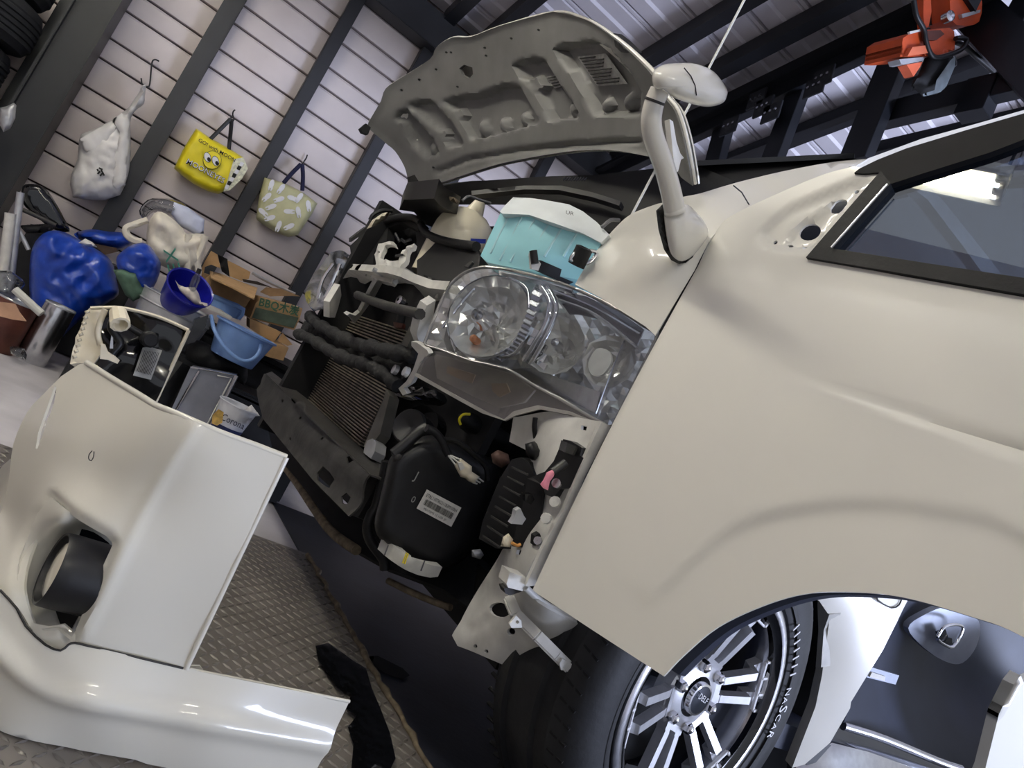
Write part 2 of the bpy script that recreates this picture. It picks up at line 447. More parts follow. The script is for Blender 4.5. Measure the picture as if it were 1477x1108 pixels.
# torn black film lying on the mat edge
tf = pillow('black_film', z('s6', 1120,250, 1165,240, 1200,262, 1250,300, 1300,330, 1320,400, 1350,470, 1385,560, 1405,650, 1380,700, 1330,670, 1290,720, 1245,710, 1255,600, 1235,540, 1265,500, 1225,470, 1250,420, 1200,400, 1165,350, 1130,300), ('Z', .012), .012, BLACKG, None, 4, .007, 70, ridge=.6)
tag(tf, 'torn glossy black plastic film lying on the checker mat edge', 'plastic film')
st = pillow('oil_stain', z('s6', 1290,290, 1340,285, 1430,330, 1455,355, 1430,370, 1360,345), ('Z', .002), .004, BLACKM, None, 8, .0)
tag(st, 'small black rag-like blotch on the dark floor under the van', 'rag')

# ------------------------------------------------------------------ back wall: planks and posts
wall = MB().box(-3.4, 7.5, WY+.03, WY+.15, 0, 2.95).done('wall_back', GROOVE); tag(wall, 'warm grey plank siding wall with black posts', kind='structure')
zz = .132; k = 0; plank_mesh = {}
while zz < 2.8:
    hgt = .168 if k % 2 == 0 else .116
    bv = .012
    mb = MB(); y0 = WY
    # profile: face tilts out at the foot, chamfered top edge
    prof = [(y0+.03, zz+.004), (y0+.002, zz+.005), (y0-.004, zz+.02), (y0+.004, zz+hgt-bv-.006), (y0+.014, zz+hgt-.005), (y0+.03, zz+hgt-.004)]
    V = [(x, y, q) for x in (-3.3, 7.4) for y, q in prof]; n = len(prof)
    F = [(i, (i+1) % n, (i+1) % n+n, i+n) for i in range(n)]+[tuple(range(n))[::-1], tuple(range(n, 2*n))]
    mb.add(V, [f[::-1] for f in F]); mb.done('plank', SIDING, wall, 30)
    zz += hgt; k += 1
def post(x, w, d, zt=2.72, nm='post'):
    MB().box(x-w/2, x+w/2, WY-d, WY+.01, 0, zt).done(nm, STEELD, wall, bevel=.004)
post(-.135, .095, .09); post(.405, .075, .075); post(.895, .075, .075); post(1.42, .075, .075); post(1.95, .075, .075); post(2.5, .075, .075)
# H-section column at the left and girt along the top
hc = root('trim_1', (-.625, WY-.16, 0), 'heavy black H-section steel column left of the white plastic bag', kind='structure')
MB().box(-.552, -.538, WY-.33, WY-.035, 0, 2.54).done('flange', STEELB, hc, bevel=.003)
MB().box(-.712, -.698, WY-.33, WY-.035, 0, 2.54).done('flange', STEELB, hc, bevel=.003)
MB().box(-.698, -.552, WY-.29, WY-.275, 0, 2.54).done('web', STEELB, hc)
g = MB().box(-3.3, 7.4, WY-.16, WY-.005, 2.56, 2.76).done('trim_2', STEELD, bevel=.004); tag(g, 'dark steel girt along the top of the siding wall', kind='structure')

# ------------------------------------------------------------------ roof: sheets, purlins, truss
SL = math.radians(15); RY = .2
def rp(x, y, dz=0): return Vector((x, y, 2.78+(WY-y)*math.tan(SL)+dz)) if y >= RY else Vector((x, y, 2.78+(WY-RY)*math.tan(SL)-(RY-y)*math.tan(SL)*.7+dz))
ceil = MB().add([rp(-3.4,WY+.2,.10), rp(7.5,WY+.2,.10), rp(7.5,RY,.10), rp(-3.4,RY,.10), rp(-3.4,WY+.2,.16), rp(7.5,WY+.2,.16), rp(7.5,RY,.16), rp(-3.4,RY,.16)],
     [(0,1,2,3),(7,6,5,4),(0,4,5,1),(1,5,6,2),(2,6,7,3),(3,7,4,0)]).add([rp(-3.4,RY,.10), rp(7.5,RY,.10), rp(7.5,-4.2,.10), rp(-3.4,-4.2,.10), rp(-3.4,RY,.16), rp(7.5,RY,.16), rp(7.5,-4.2,.16), rp(-3.4,-4.2,.16)],
     [(0,1,2,3),(7,6,5,4),(0,4,5,1),(1,5,6,2),(2,6,7,3),(3,7,4,0)]).done('ceiling', ROOF, smooth=0)
tag(ceil, 'pitched metal sheet roof over the workshop', kind='structure')
y = WY-.02
while y > RY+.1:
    w = .205
    V = []
    for x in (-3.3, 7.4):
        V += [rp(x, y, .058), rp(x, y-.01, .045), rp(x, y-w*.5, .035), rp(x, y-w*.55, .05), rp(x, y-w, .045), rp(x, y-w-.004, .06), rp(x, y-w, .10), rp(x, y, .10)]
    n = 8
    F = [(i, (i+1) % n, (i+1) % n+n, i+n) for i in range(n)]+[tuple(range(n))[::-1], tuple(range(n, 2*n))]
    MB().add(V, F).done('roof_panel', ROOF, ceil, 25)
    # standing seam between two sheets
    V = []
    for x in (-3.3, 7.4): V += [rp(x, y-w-.012, .10), rp(x, y-w-.012, .05), rp(x, y-w-.030, .05), rp(x, y-w-.030, .10)]
    MB().add(V, [(0,1,5,4),(1,2,6,5),(2,3,7,6),(3,0,4,7),(3,2,1,0),(4,5,6,7)]).done('roof_seam', ROOF, ceil, 0)
    y -= w+.042
for xp in (-1.9, -1.2, -.5, .2, .90, 1.145, 1.84, 2.13, 2.37, 2.80, 3.3, 3.8, 4.4, 5.0, 5.6):
    MB().beam(rp(xp, WY-.1, -.03), rp(xp, RY+.02, -.03), .075, .10).done('purlin', STEELB, ceil)
# lattice girder seen past the mirror
XT = 2.33
tr = root('trim_3', (XT, 3, 2.6), 'black bolted steel roof truss behind the mirror and hoist', kind='structure')
def tb(r, x0, y0, x1, y1, w, d, X=XT, nm='web', ext=0):
    p, q = at(*z1(r, x0, y0), X=X), at(*z1(r, x1, y1), X=X)
    e = (q-p).normalized()*ext
    return MB().beam(p-e, q+e, d, w, (1, 0, 0)).done(nm, STEELB, tr, bevel=.002)
def tbeam(r, x0, y0, x1, y1, w, d, X=XT, nm='web', e0=0, e1=0):
    p, q = at(*z1(r, x0, y0), X=X), at(*z1(r, x1, y1), X=X); e = (q-p).normalized()
    return MB().beam(p-e*e0, q+e*e1, w, d, (1, 0, 0)).done(nm, STEELB, tr, bevel=.002)
tbeam('u1', 255,500, 1030,125, .10, .05, nm='chord', e0=1.0, e1=.6)
tbeam('u1', 255,468, 1030,80, .03, .10, X=XT-.02, nm='chord', e0=1.0, e1=.6)
tbeam('u1', 325,640, 370,470, .11, .06, X=XT+.03)
tbeam('u1', 530,640, 655,310, .11, .06, X=XT+.03)
tbeam('u1', 850,600, 1040,130, .14, .06, X=XT+.03)
tbeam('u1', 350,600, 900,395, .045, .05, X=XT+.25, nm='tie')
tbeam('u1', 640,500, 1330,230, .045, .05, X=XT+.5, nm='tie')
tbeam('u1', 960,430, 1340,335, .12, .06, X=XT+.1, nm='chord', e1=.6)
tbeam('u1', 900,560, 1477,430, .07, .05, X=XT+.4, nm='chord', e1=.6)
tbeam('u1', 1310,60, 1500,250, .17, .08, X=XT+.05, nm='web', e0=.3, e1=.4)
tbeam('u1', 1285,430, 1340,300, .12, .08, X=XT+.1)
tbeam('u1', 1440,110, 1500,0, .1, .08, X=XT+.1, nm='tie', e1=.3)
for (x, y_) in ((490,365),(515,395),(705,320),(390,465),(545,415),(735,285)):
    p = at(*z1('u1', x, y_), X=XT-.055)
    bt = MB().obox(p, (.006,0,0), (0,.055,-.014), (0,.014,.055)).done('gusset_plate', STEELD, tr, bevel=.002)
    for dy in (-.03, .0, .03):
        MB().lathe([(.0001,-.012),(.008,-.012),(.008,0)], p+Vector((-.004, dy, -dy*.27)), (1,0,0), 8).done('bolt', CHROMER, bt)

# left end wall, far beyond the frame on the left
wl = MB().box(-3.55, -3.4, -4.2, WY+.2, 0, 3.2).done('wall_left', SIDING); tag(wl, 'plain grey end wall of the workshop', kind='structure')

# ------------------------------------------------------------------ fluorescent battens
def batten(name, p0, p1, label, n=1):
    p0, p1 = Vector(p0), Vector(p1); d = (p1-p0).normalized(); s_ = Vector((d.y, -d.x, 0))
    r = root(name, (p0+p1)/2, label, 'lamp', 'fluorescent lamps')
    # trough with sloping reflector wings
    e = d*.02; V = []
    for q in (p0-e, p1+e):
        for a_, b_ in ((-.10, -.012), (-.035, .03), (-.035, .07), (.035, .07), (.035, .03), (.10, -.012), (.10, -.006), (.03, .05), (-.03, .05), (-.10, -.006)):
            V.append(q+s_*a_+Vector((0, 0, b_)))
    n = 10
    MB().add(V, [(i, (i+1) % n, (i+1) % n+n, i+n) for i in range(n)]).done('reflector', LAMPB, r, 20)
    for sgn in (-1, 1):
        MB().tube([p0+s_*.04*sgn+Vector((0,0,-.005)), p1+s_*.04*sgn+Vector((0,0,-.005))], .015, 12).done('tube', TUBE, r, 60)
    for q in (p0, p1):
        MB().obox(q+Vector((0,0,.01)), d*.018, s_*.07, (0,0,.025)).done('end_cap', LAMPB, r, bevel=.004)
        tz = rp(q.x, q.y, -.02).z
        MB().tube([q+Vector((0,0,.06)), Vector((q.x, q.y, tz))], .006, 6).done('hanger', STEELD, r)
    return r
batten('fluorescent_lamp', (-.78, .74, 2.2), (-.78, 1.96, 2.2), 'twin-tube fluorescent lamp mirrored in the van door glass')
batten('fluorescent_lamp', (-.6, -1.3, 2.7), (.6, -1.3, 2.7), 'unseen twin-tube fluorescent lamp added behind the camera for fill')  # fill lamp put in out of view to brighten the front
batten('fluorescent_lamp', (-1.6, 3.0, 2.6), (-.4, 3.0, 2.6), 'unseen twin-tube fluorescent lamp added for fill over the clutter by the column')  # another lamp added out of view as fill
# ================================================================== the van
van = root('van', (1.3, 1.81, 0), 'white cargo van with its front bumper off, bonnet raised and front door swung open', 'van')

# ---------------------------------------------------------------- front door (swung open about 75 degrees)
DA = math.radians(15); DH = Vector((.747, .97, 0)); DDIR = Vector((math.sin(DA), -math.cos(DA), 0)); DN = Vector((-math.cos(DA), -math.sin(DA), 0))
def dsz(x, y):
    p = at(x, y, P=(DH, DN)); return ((p-DH).dot(DDIR), p.z)
def dz(r, *a): return [dsz(*q) for q in (z(r, *a) if r else [(a[i], a[i+1]) for i in range(0, len(a), 2)])]
def dmap(off=0):
    return lambda q: [DH+DDIR*float(s)+Vector((0, 0, float(h)))+DN*off for s, h in q]
arch = cr(dz('', 955,975, 985,945, 1035,905, 1100,875, 1160,858, 1220,855, 1300,862, 1400,890, 1477,920)+[(.70,.70),(.80,.62),(.88,.50),(.90,.43)], 5)
sail_top = cr(dz('', 1003,386, 1022,345, 1045,318, 1079,299, 1138,272, 1190,251, 1232,240), 5)
d_out = [dsz(765, 850)]+sail_top+dz('r8', 770,405, 420,815, 900,905, 1467,1003)+[(.95,1.09),(.985,.9),(.985,.43)]+arch[::-1]
sh = [circ(*dsz(*z1('r8', 418,668)), .0165, 18, .0145), circ(*dsz(*z1('r8', 562,548)), .0135, 14, .0095, .6)]
sh += [circ(*dsz(*z1('r8', *c)), .0035, 8) for c in ((652,483),(257,729),(327,742),(397,752))]
groove = np.array(dz('u3', 455,405, 700,480, 950,570, 1200,655, 1453,740)); groove = np.vstack([groove, groove[-1]+(groove[-1]-groove[-2])*6])
flare = np.array(cr(dz('u3', 100,1290, 330,1075, 450,1005, 600,960, 850,935, 1150,960, 1453,1060)+[(.72,.735),(.85,.66),(.97,.52)], 4))
emb = dz('r8', 172,705, 220,640, 320,560, 640,425, 745,425, 600,610, 455,775, 330,790, 215,765)
tri = dz('r8', 300,730, 350,640, 470,590, 530,520, 600,530, 590,570, 520,650, 500,700, 420,760, 330,760)
def dbump(q):
    d = polydist(q, groove, False); s = q[:,0]-groove[0,0]; w = np.clip(s*.036, .009, .022)
    h = -.006*sstep(s/.45)*(1-sstep(d/w))*(s > 0)
    # recessed band around the wheel arch
    iy = np.interp(q[:,0], flare[:,0], flare[:,1]); h -= .006*sstep((iy-q[:,1])/.028+.5)*sstep((q[:,0]-.12)/.2)
    e = inpoly(q, emb)*1.0; de = polydist(q, emb); h -= .006*sstep(e*de/.012)
    e2 = inpoly(q, tri)*1.0; h -= .007*sstep(e2*polydist(q, tri)/.008)
    # gentle crown of the skin and turned-in front edge
    h += .012*np.sin(np.clip((q[:,1]-.45)/.62, 0, 1)*math.pi)
    h -= .006*(1-sstep(q[:,0]/.012))
    return h
door = skin('front_door', d_out, dmap(), PAINT, van, .004, .0085, sh, dbump, 30)
skin('door_inner_panel', [dsz(775, 845)]+dz('', 1003,395, 1050,325, 1140,280, 1225,250)+dz('r8', 770,412, 420,825, 900,912, 1467,1010)+[(.945,1.08),(.975,.9),(.975,.44)]+[(s, h+.006) for s, h in arch[::-1]], dmap(-.045), CABIN, door, .02, .05)
# black window frame: header, front run and belt seal
skin('window_frame', dz('r8', 648,408, 672,388, 760,345, 900,290, 1180,205, 1467,122)+[(.60,1.50),(.62,1.44)]+dz('r8', 1467,248, 1300,312, 1000,405, 825,462, 780,405, 700,412), dmap(.004), BLACKM, door, .035, .02)
skin('window_frame', dz('r8', 778,402, 826,462, 545,778, 470,800, 418,818), dmap(.006), RUBBER, door, .03, .02)
skin('belt_seal', dz('r8', 418,820, 470,770, 545,778, 1000,850, 1467,922)+[(.93,1.14),(.93,1.10)]+dz('r8', 1467,1000, 900,902), dmap(.007), RUBBER, door, .03, .02)
bs = [dsz(*p) for p in z('r8', 545,782, 815,478)]
MB().tube([dmap(.012)([bs[0]])[0], dmap(.012)([bs[1]])[0]], .0016, 6).done('trim_strip', CHROMER, door)
skin('window_glass', dz('r8', 540,775, 826,460, 1300,308, 1467,246)+[(.62,1.44),(.93,1.14)]+dz('r8', 1467,925, 1000,852), dmap(-.008), DOORGLASS, door, .004, .06, smooth=0)

# ---------------------------------------------------------------- fender, pillar, cowl, screen
FEN = [(830,412,1.20),(880,440,1.09),(915,462,1.02),(945,484,.978),(850,380,1.21),(905,385,1.08),(950,410,1.0),(975,432,.974),(885,342,1.22),(930,345,1.09),(968,370,.995),(1003,386,.972),
       (925,312,1.23),(965,305,1.12),(1005,330,1.0),(1045,318,.975),(1060,264,1.06),(1079,299,.98),(1138,270,.985),(1245,230,1.0)]
fender = skin('fender', cr(z('r7', 595,718, 660,610, 760,470, 850,370, 910,320, 985,285, 1100,245), 4)[:-1]+cr([(958,292),(985,284),(1010,279),(1060,264),(1130,247),(1200,234),(1252,229)], 3)+[(1228,243),(1190,252),(1138,273),(1079,301),(1046,320),(1022,348),(1002,390),(945,484)]+z('r7', 1000,960, 850,865, 750,800), FEN, PAINT, van, .004, 9)
MB().tube([at(*z1('r8', x, y), Y=.985) for x, y in ((60,462),(100,495),(140,562))], .0012, 6).done('panel_seam', DUSTY, fender)
pil = [(1252,229,1.0),(1330,203,1.0),(1400,182,1.0),(1477,158,1.0)]
skin('a_pillar', [(1225,240),(1245,231),(1330,200),(1410,178),(1500,152),(1700,92),(1720,130),(1500,178),(1380,212),(1262,246)], [(1225,240,.99),(1245,231,1.0),(1500,152,1.02),(1500,178,1.0),(1700,92,1.06),(1262,246,.995)], PAINT, van, .05, 20)
# cabin seen behind the glass: dash block, seats' dark bulk, roof and floor
cab = MB().box(1.02, 1.06, 1.06, 2.56, .32, 1.24).done('firewall', CHASSIS, van)
cw = skin('cowl', z('u2', 280,990, 420,968, 870,938, 1110,932, 1410,898, 1477,880)+[(1010,240),(1060,262),(1000,290),(955,300)]+z('r7', 980,295, 800,420, 400,300, 200,260, -100,260)+z('u2', 300,1060), [(640,268,2.2),(700,258,2.0),(860,250,1.6),(1010,240,1.25),(1060,262,1.12),(900,330,1.35),(730,300,1.9),(650,295,2.2)], BLACKM, van, .02, 14)
skin('cowl_rib', z('r7', 0,180, 300,150, 520,150, 700,190, 860,240, 850,265, 690,215, 500,175, 300,172, 0,205), [(690,275,1.93),(780,268,1.72),(900,290,1.35)], BLACKP, cw, .015, 10)
for i in range(9):
    x = 545+i*15
    p0, p1 = at(*z1('r7', x, 112), Y=1.66-i*.007), at(*z1('r7', x-14, 132), Y=1.66-i*.007)
    MB().tube([p0-Vector((.006,.006,0)), p1-Vector((.006,.006,0))], .0022, 5).done('vent_slot', BLACKG, cw)
skin('cowl_side', [(978,268),(1010,237),(1120,231),(1236,228),(1240,233),(1135,250),(1062,268),(1010,288),(985,290)], [(985,270,1.22),(1110,235,1.16),(1236,230,1.06),(1062,268,1.13),(1000,288,1.16)], BLACKM, van, .02, 9)
wsc = MB().add([(.93,1.06,1.25),(.93,2.56,1.25),(1.72,2.48,1.93),(1.72,1.14,1.93),(.936,1.06,1.245),(.936,2.56,1.245),(1.726,2.48,1.925),(1.726,1.14,1.925)],
     [(0,1,2,3)[::-1],(4,5,6,7),(0,4,7,3),(1,2,6,5),(2,3,7,6),(0,1,5,4)]).done('windshield', BLACKG, van, 0)
MB().beam((.925,1.08,1.262),(.925,2.54,1.262), .02, .012).done('windshield_seal', RUBBER, wsc)
skin('wiper', z('u1', 262,612, 600,596, 850,584, 852,592, 600,606, 262,622), [(1000,240,1.24),(1130,233,1.12),(1235,229,1.06)], BLACKG, wsc, .01, 10)
rf = MB().add([(1.72,1.02,1.87),(5.6,1.0,1.91),(5.6,2.62,1.91),(1.72,2.60,1.87),(1.74,1.06,1.92),(5.6,1.05,1.95),(5.6,2.57,1.95),(1.74,2.56,1.92)],
     [(3,2,1,0),(4,5,6,7),(0,1,5,4),(1,2,6,5),(2,3,7,6),(3,0,4,7)]).done('roof', PAINT, van, bevel=.02)
skin('door_aperture_trim', z('r8', 880,440, 960,415, 1080,540, 1200,690, 1370,905, 1400,960, 1320,960, 1160,740, 1000,530), 1.03, RAWWHITE, van, .03, 10)
MB().box(1.04, 5.5, 1.06, 2.56, .30, .36).done('cabin_floor', CABIN, van)
MB().box(1.10, 1.42, 1.10, 2.52, .75, 1.18).done('dashboard', CABIN, van, bevel=.05)
MB().box(1.0, 5.6, 2.56, 2.62, .30, 1.20).done('far_side_panel', PAINT, van)

# ---------------------------------------------------------------- side behind the front wheel
rq = skin('side_panel', [(1150,850),(1200,845),(1312,850)]+z('t1', 842,165, 700,450, 525,735, 520,770, 410,960, 270,1080, 200,1099, 230,1020, 330,760, 365,590, 400,330, 405,260, 350,180), [(1185,860,1.02),(1305,860,.995),(1240,950,1.0),(1170,1090,1.02),(1225,1030,1.0),(1150,900,1.06)], PAINT, van, .03, 14)
fl_ = z('t1', 668,140, 672,175, 745,218, 790,200, 805,160)
skin('fuel_lid', fl_, .99, PAINT, rq, .004, 8)
ptube('fuel_lid_gap', [(x, y, .987) for x, y in fl_], .0018, DUSTY, rq, 6, 2)
skin('arch_edge', z('t1', 345,150, 405,255, 375,340, 360,545, 330,545, 345,340, 340,200), [(1180,860,1.06),(1195,890,1.02),(1180,960,1.04)], RAWWHITE, rq, .03, 10)
skin('wheel_house', [(1120,820),(1195,840),(1183,900),(1186,970),(1165,1050),(1140,1120),(1000,1140),(900,1000),(1000,880)], [(1120,820,1.3),(1195,840,1.12),(1186,970,1.12),(1140,1120,1.2),(900,1000,1.45),(1000,880,1.4)], CHASSIS, van, .02, 20)
# dark sliding-door step well with lit scuff plate, sill rails and far door trim
well = skin('step_well', [(1312,850),(1480,905),(1500,1000),(1475,1000),(1440,1070),(1420,1120),(1380,1120)]+z('t1', 1090,1090, 700,930, 485,850, 525,735, 700,450), [(1312,860,1.25),(1477,905,1.25),(1225,1010,1.12),(1400,1110,1.12),(1350,980,1.3)], CABIN, van, .02, 18)
skin('scuff_plate', z('t1', 640,545, 790,590, 770,640, 610,600), 1.14, INTSIL, well, .008, 10)
skin('lit_badge', z('t1', 640,572, 715,596, 710,620, 628,598), 1.135, LABELW, well, .004, 8)
pd = skin('door_trim_pocket', cr(z('t1', 840,330, 930,255, 1060,210, 1180,250, 1235,310, 1215,430, 1140,520, 1050,515, 930,440), 4, True), [(1330,895,1.22),(1400,890,1.2),(1390,950,1.2)], INTSIL, well, .02, 9)
ptube('inner_handle', [(x, y, 1.17) for x, y in z('t1', 1000,375, 1040,320, 1110,310, 1140,335, 1085,430, 1030,415, 1000,390)], .005, CHROME, pd, 8, 3)
skin('handle_recess', z('t1', 1000,350, 1045,335, 1060,380, 1080,385, 1085,430, 1040,425, 1005,400), 1.185, BLACKG, pd, .006, 8)
for nm, mt_, pts, r in (('sill_rail', CHROMER, ((480,865),(700,935),(1000,1060),(1130,1105)), .012), ('sill_rail', INTSIL, ((420,965),(600,1010),(850,1090),(1000,1140)), .013), ('sill_rail', CHROME, ((400,1010),(560,1060),(700,1110)), .008), ('sill_rail', CHROMER, ((190,1090),(420,1105),(560,1140)), .012)):
    ptube(nm, [(x, y, 1.09-.02*i) for i, (x, y) in enumerate(z('t1', *[c for q in pts for c in q]))], r, mt_, van, 8, 3)
skin('sill_step', z('t1', 230,1060, 420,960, 620,1010, 900,1110, 900,1180, 200,1180), [(1150,1100,1.06),(1200,1075,1.05),(1330,1115,1.02),(1330,1130,1.0)], CHROMER, van, .02, 14)
skin('step_bracket', z('t1', 275,1055, 385,955, 415,975, 330,1070, 280,1085), 1.03, BLACKP, van, .02, 10)
skin('rear_side_panel', [(1477,985),(1560,950),(1640,1150),(1400,1160)]+z('t1', 1265,1099, 1340,800, 1420,640, 1460,590), [(1477,1000,1.0),(1425,1108,1.0),(1600,1050,1.0)], PAINT, van, .03, 16)

# ---------------------------------------------------------------- front wheel, steered a little
WC = at(1013, 1012, Y=.975); WN = Vector((.156, -.988, 0)).normalized(); WU = Vector((0,0,1)); WR = WU.cross(WN).normalized()
def wp(r, a, h): return WC+(WR*math.cos(a)+WU*math.sin(a))*r+WN*h
rim_prof = [(.222,-.20),(.222,-.16),(.200,-.13),(.196,-.02),(.205,.0),(.214,.008),(.224,.010),(.232,.006),(.232,-.004),(.222,-.006)]
wheel = MB().lathe(rim_prof, WC, WN, 56).done('wheel', CHROMER, van, 40)
MB().lathe([(.200,-.03),(.199,-.001),(.206,.002),(.213,.0085)][::-1], WC, WN, 56).done('rim_band', BLACKG, wheel, 40)
MB().lathe([(.0005,-.125),(.16,-.125),(.197,-.12)], WC, WN, 40).done('brake_disc', CHASSIS, wheel, 40)
tp = [(.222,-.205),(.232,-.212),(.262,-.222),(.300,-.220),(.325,-.208),(.338,-.19)]
gz = [-.162,-.156,-.121,-.115,-.083,-.077,-.048,-.042]
for i, g_ in enumerate(gz): tp.append((.342 if i % 4 in (0,3) else .334, g_))
tp += [(.338,-.018),(.325,.0),(.300,.012),(.262,.014),(.240,.006),(.230,-.006),(.222,-.008)]
tyre = MB().lathe(tp, WC, WN, 72).done('tyre', TYRE, wheel, 30)
sp = MB()
for i in range(72):
    a_ = 2*math.pi*i/72
    for h0, h1 in ((-.036,-.006),(-.205,-.17)):
        p = wp(.3395, a_, h0); q = wp(.331, a_+.025, h1)
        sp.beam(p, q, .004, .006, wp(1, a_, 0)-WC)
so = sp.done('shoulder_sipes', BLACKM, tyre, 0); tag(so, kind='stuff')
MB().lathe([(.252,.0145),(.256,.0155),(.260,.0145)], WC, WN, 64).done('sidewall_ring', TYRE, tyre)
# white sidewall letters running round the tyre
def arc_text(s, a0, da, r, mt_, parent, hgt):
    for i, ch in enumerate(s):
        if ch == ' ': continue
        a_ = a0-i*da; p = wp(r, a_, .0165); tdir = (WU*math.cos(a_)-WR*math.sin(a_))*-1
        if ch == '|': MB().beam(p-(p-WC).normalized()*hgt*.0, p+(wp(1, a_, 0)-WC)*hgt, .003, .0015, WN).done('letter', mt_, parent)
        else: text('letter', ch, p-tdir*hgt*.38, p+tdir*hgt*.38, WN, mt_, parent, off=.001)
arc_text('||||||| NASCAR', math.radians(52), math.radians(4.4), .238, WHITEPR, tyre, .020)
# six split spokes: hub arm, stepped outer end and framed tip
def rbox(mb, a_, r0, r1, w0, w1, h0, h1, th, side=0):
    """bar along radius from r0 to r1 at angle a_, tangential offset, faces h0 -> h1"""
    e = WR*math.cos(a_)+WU*math.sin(a_); t = -WR*math.sin(a_)+WU*math.cos(a_)
    V = []
    for r, w, h in ((r0, w0, h0), (r1, w1, h1)):
        o = WC+e*r+WN*h
        V += [o+t*(w[0]), o+t*(w[1]), o+t*(w[1])-WN*th, o+t*(w[0])-WN*th]
    mb.add(V, [(0,1,5,4),(1,2,6,5),(2,3,7,6),(3,0,4,7),(3,2,1,0),(4,5,6,7)])
for i in range(6):
    a_ = math.radians(18+60*i)
    mb = MB()
    for s_ in (-1, 1):
        rbox(mb, a_, .045, .085, sorted((s_*.010, s_*.030)), sorted((s_*.011, s_*.026)), -.030, -.022, .02)
        rbox(mb, a_, .080, .160, sorted((s_*.011, s_*.026)), sorted((s_*.018, s_*.034)), -.022, -.006, .02)
        rbox(mb, a_, .159, .168, sorted((s_*.018, s_*.036)), sorted((s_*.019, s_*.039)), -.006, -.024, .02)
        rbox(mb, a_, .167, .197, sorted((s_*.019, s_*.039)), sorted((s_*.021, s_*.047)), -.024, -.020, .02)
    rbox(mb, a_, .060, .074, (-.03, .03), (-.028, .028), -.026, -.023, .02)
    spk = mb.done('spoke', ALLOY, wheel, 25)
    fr = MB()
    rbox(fr, a_, .197, .203, (-.052, .052), (-.055, .055), -.004, 0, .006)
    for w in ((-.055,-.050),(-.02,-.015),(.015,.02),(.050,.055)): rbox(fr, a_, .184, .198, w, w, -.006, -.004, .006)
    rbox(fr, a_, .182, .186, (-.052, .052), (-.052, .052), -.008, -.007, .006)
    fr.done('spoke_tip_frame', WHITEPR, spk, 0)
    b_ = a_+math.radians(30); c = wp(.062, b_, -.03)
    nut = MB().lathe([(.0115,0),(.0115,.012),(.010,.017),(.005,.0205),(.0005,.0215)], c, WN, 6).done('lug_nut', CHROME, wheel, 30)
MB().lathe([(.080,-.06),(.076,-.032),(.070,-.027),(.040,-.022)], WC, WN, 36).done('hub', ALLOY, wheel)
cap = MB().lathe([(.029,-.026),(.029,-.014),(.027,-.011),(.0005,-.009)], WC, WN, 36).done('centre_cap', mat('cap_dark', (58,62,70), .25, .6, var=.05), wheel, 40)
MB().lathe([(.027,-.0105),(.031,-.011),(.033,-.020)], WC, WN, 36).done('cap_ring', CHROME, cap)
text('cap_lettering', 'DELF', wp(.017, math.radians(168), -.009), wp(.017, math.radians(-12), -.009), WN, WHITEPR, cap, off=.002)
wheel.scale = (max(1.0, WC.z/.342),)*3
# ---------------------------------------------------------------- bonnet, seen from below
def hz(*a): return z('u2', *a)
h_out = cr([(596,282),(591,262),(585,240),(571,217),(556,205)], 3)[:-1]+[(531,183),(533,176)]+cr([(551,146),(558,128),(580,113),(622,86),(632,68),(655,54),(682,53),(722,38),(801,17)], 3)+cr([(801,17),(842,26),(871,41),(909,70),(945,106),(962,137),(979,160),(992,204),(1003,265)], 4)[1:]+[(987,254),(974,236)]+cr(hz(1420,840, 1390,830, 1200,800, 1000,805, 800,835, 600,875, 450,920, 330,960, 240,990), 3)+hz(215,1010)
HC = [(1003,265,1.10),(979,160,1.11),(945,106,1.17),(871,41,1.42),(801,17,1.75),(722,38,2.02),(655,54,2.28),(622,86,2.40),(558,128,2.55),(533,180,2.62),(585,240,2.58),(596,282,2.55),(625,268,2.45),
      (722,237,2.02),(831,218,1.62),(936,225,1.27),(985,254,1.13),(830,120,1.62),(720,150,2.06),(920,150,1.32)]
recs = [hz(20,640, 70,660, 110,770, 200,855, 270,830, 265,790, 240,740, 95,575, 50,590),
        hz(85,555, 150,532, 225,525, 330,640, 400,760, 385,785, 310,795, 270,710),
        hz(275,540, 350,600, 430,748, 500,742, 790,662, 800,640, 740,520, 690,450, 620,440, 480,495, 360,510),
        hz(655,345, 700,318, 780,300, 840,322, 960,520, 1012,590, 1005,635, 850,652, 800,540, 760,470, 690,410),
        hz(870,260, 930,225, 1090,213, 1180,260, 1300,400, 1345,480, 1340,618, 1090,622, 1050,560, 1000,450)]
ribs_dn = [hz(690,440, 780,400, 820,460, 760,495), hz(330,585, 385,570, 400,620, 350,640), hz(250,700, 300,690, 310,745, 280,750)]
tabs = hz(480,680, 590,660, 700,630, 960,580, 1130,570, 1245,555, 225,800)
trough = np.array(hz(260,915, 420,850, 700,800, 1000,770, 1330,750))
rim = np.array(h_out)
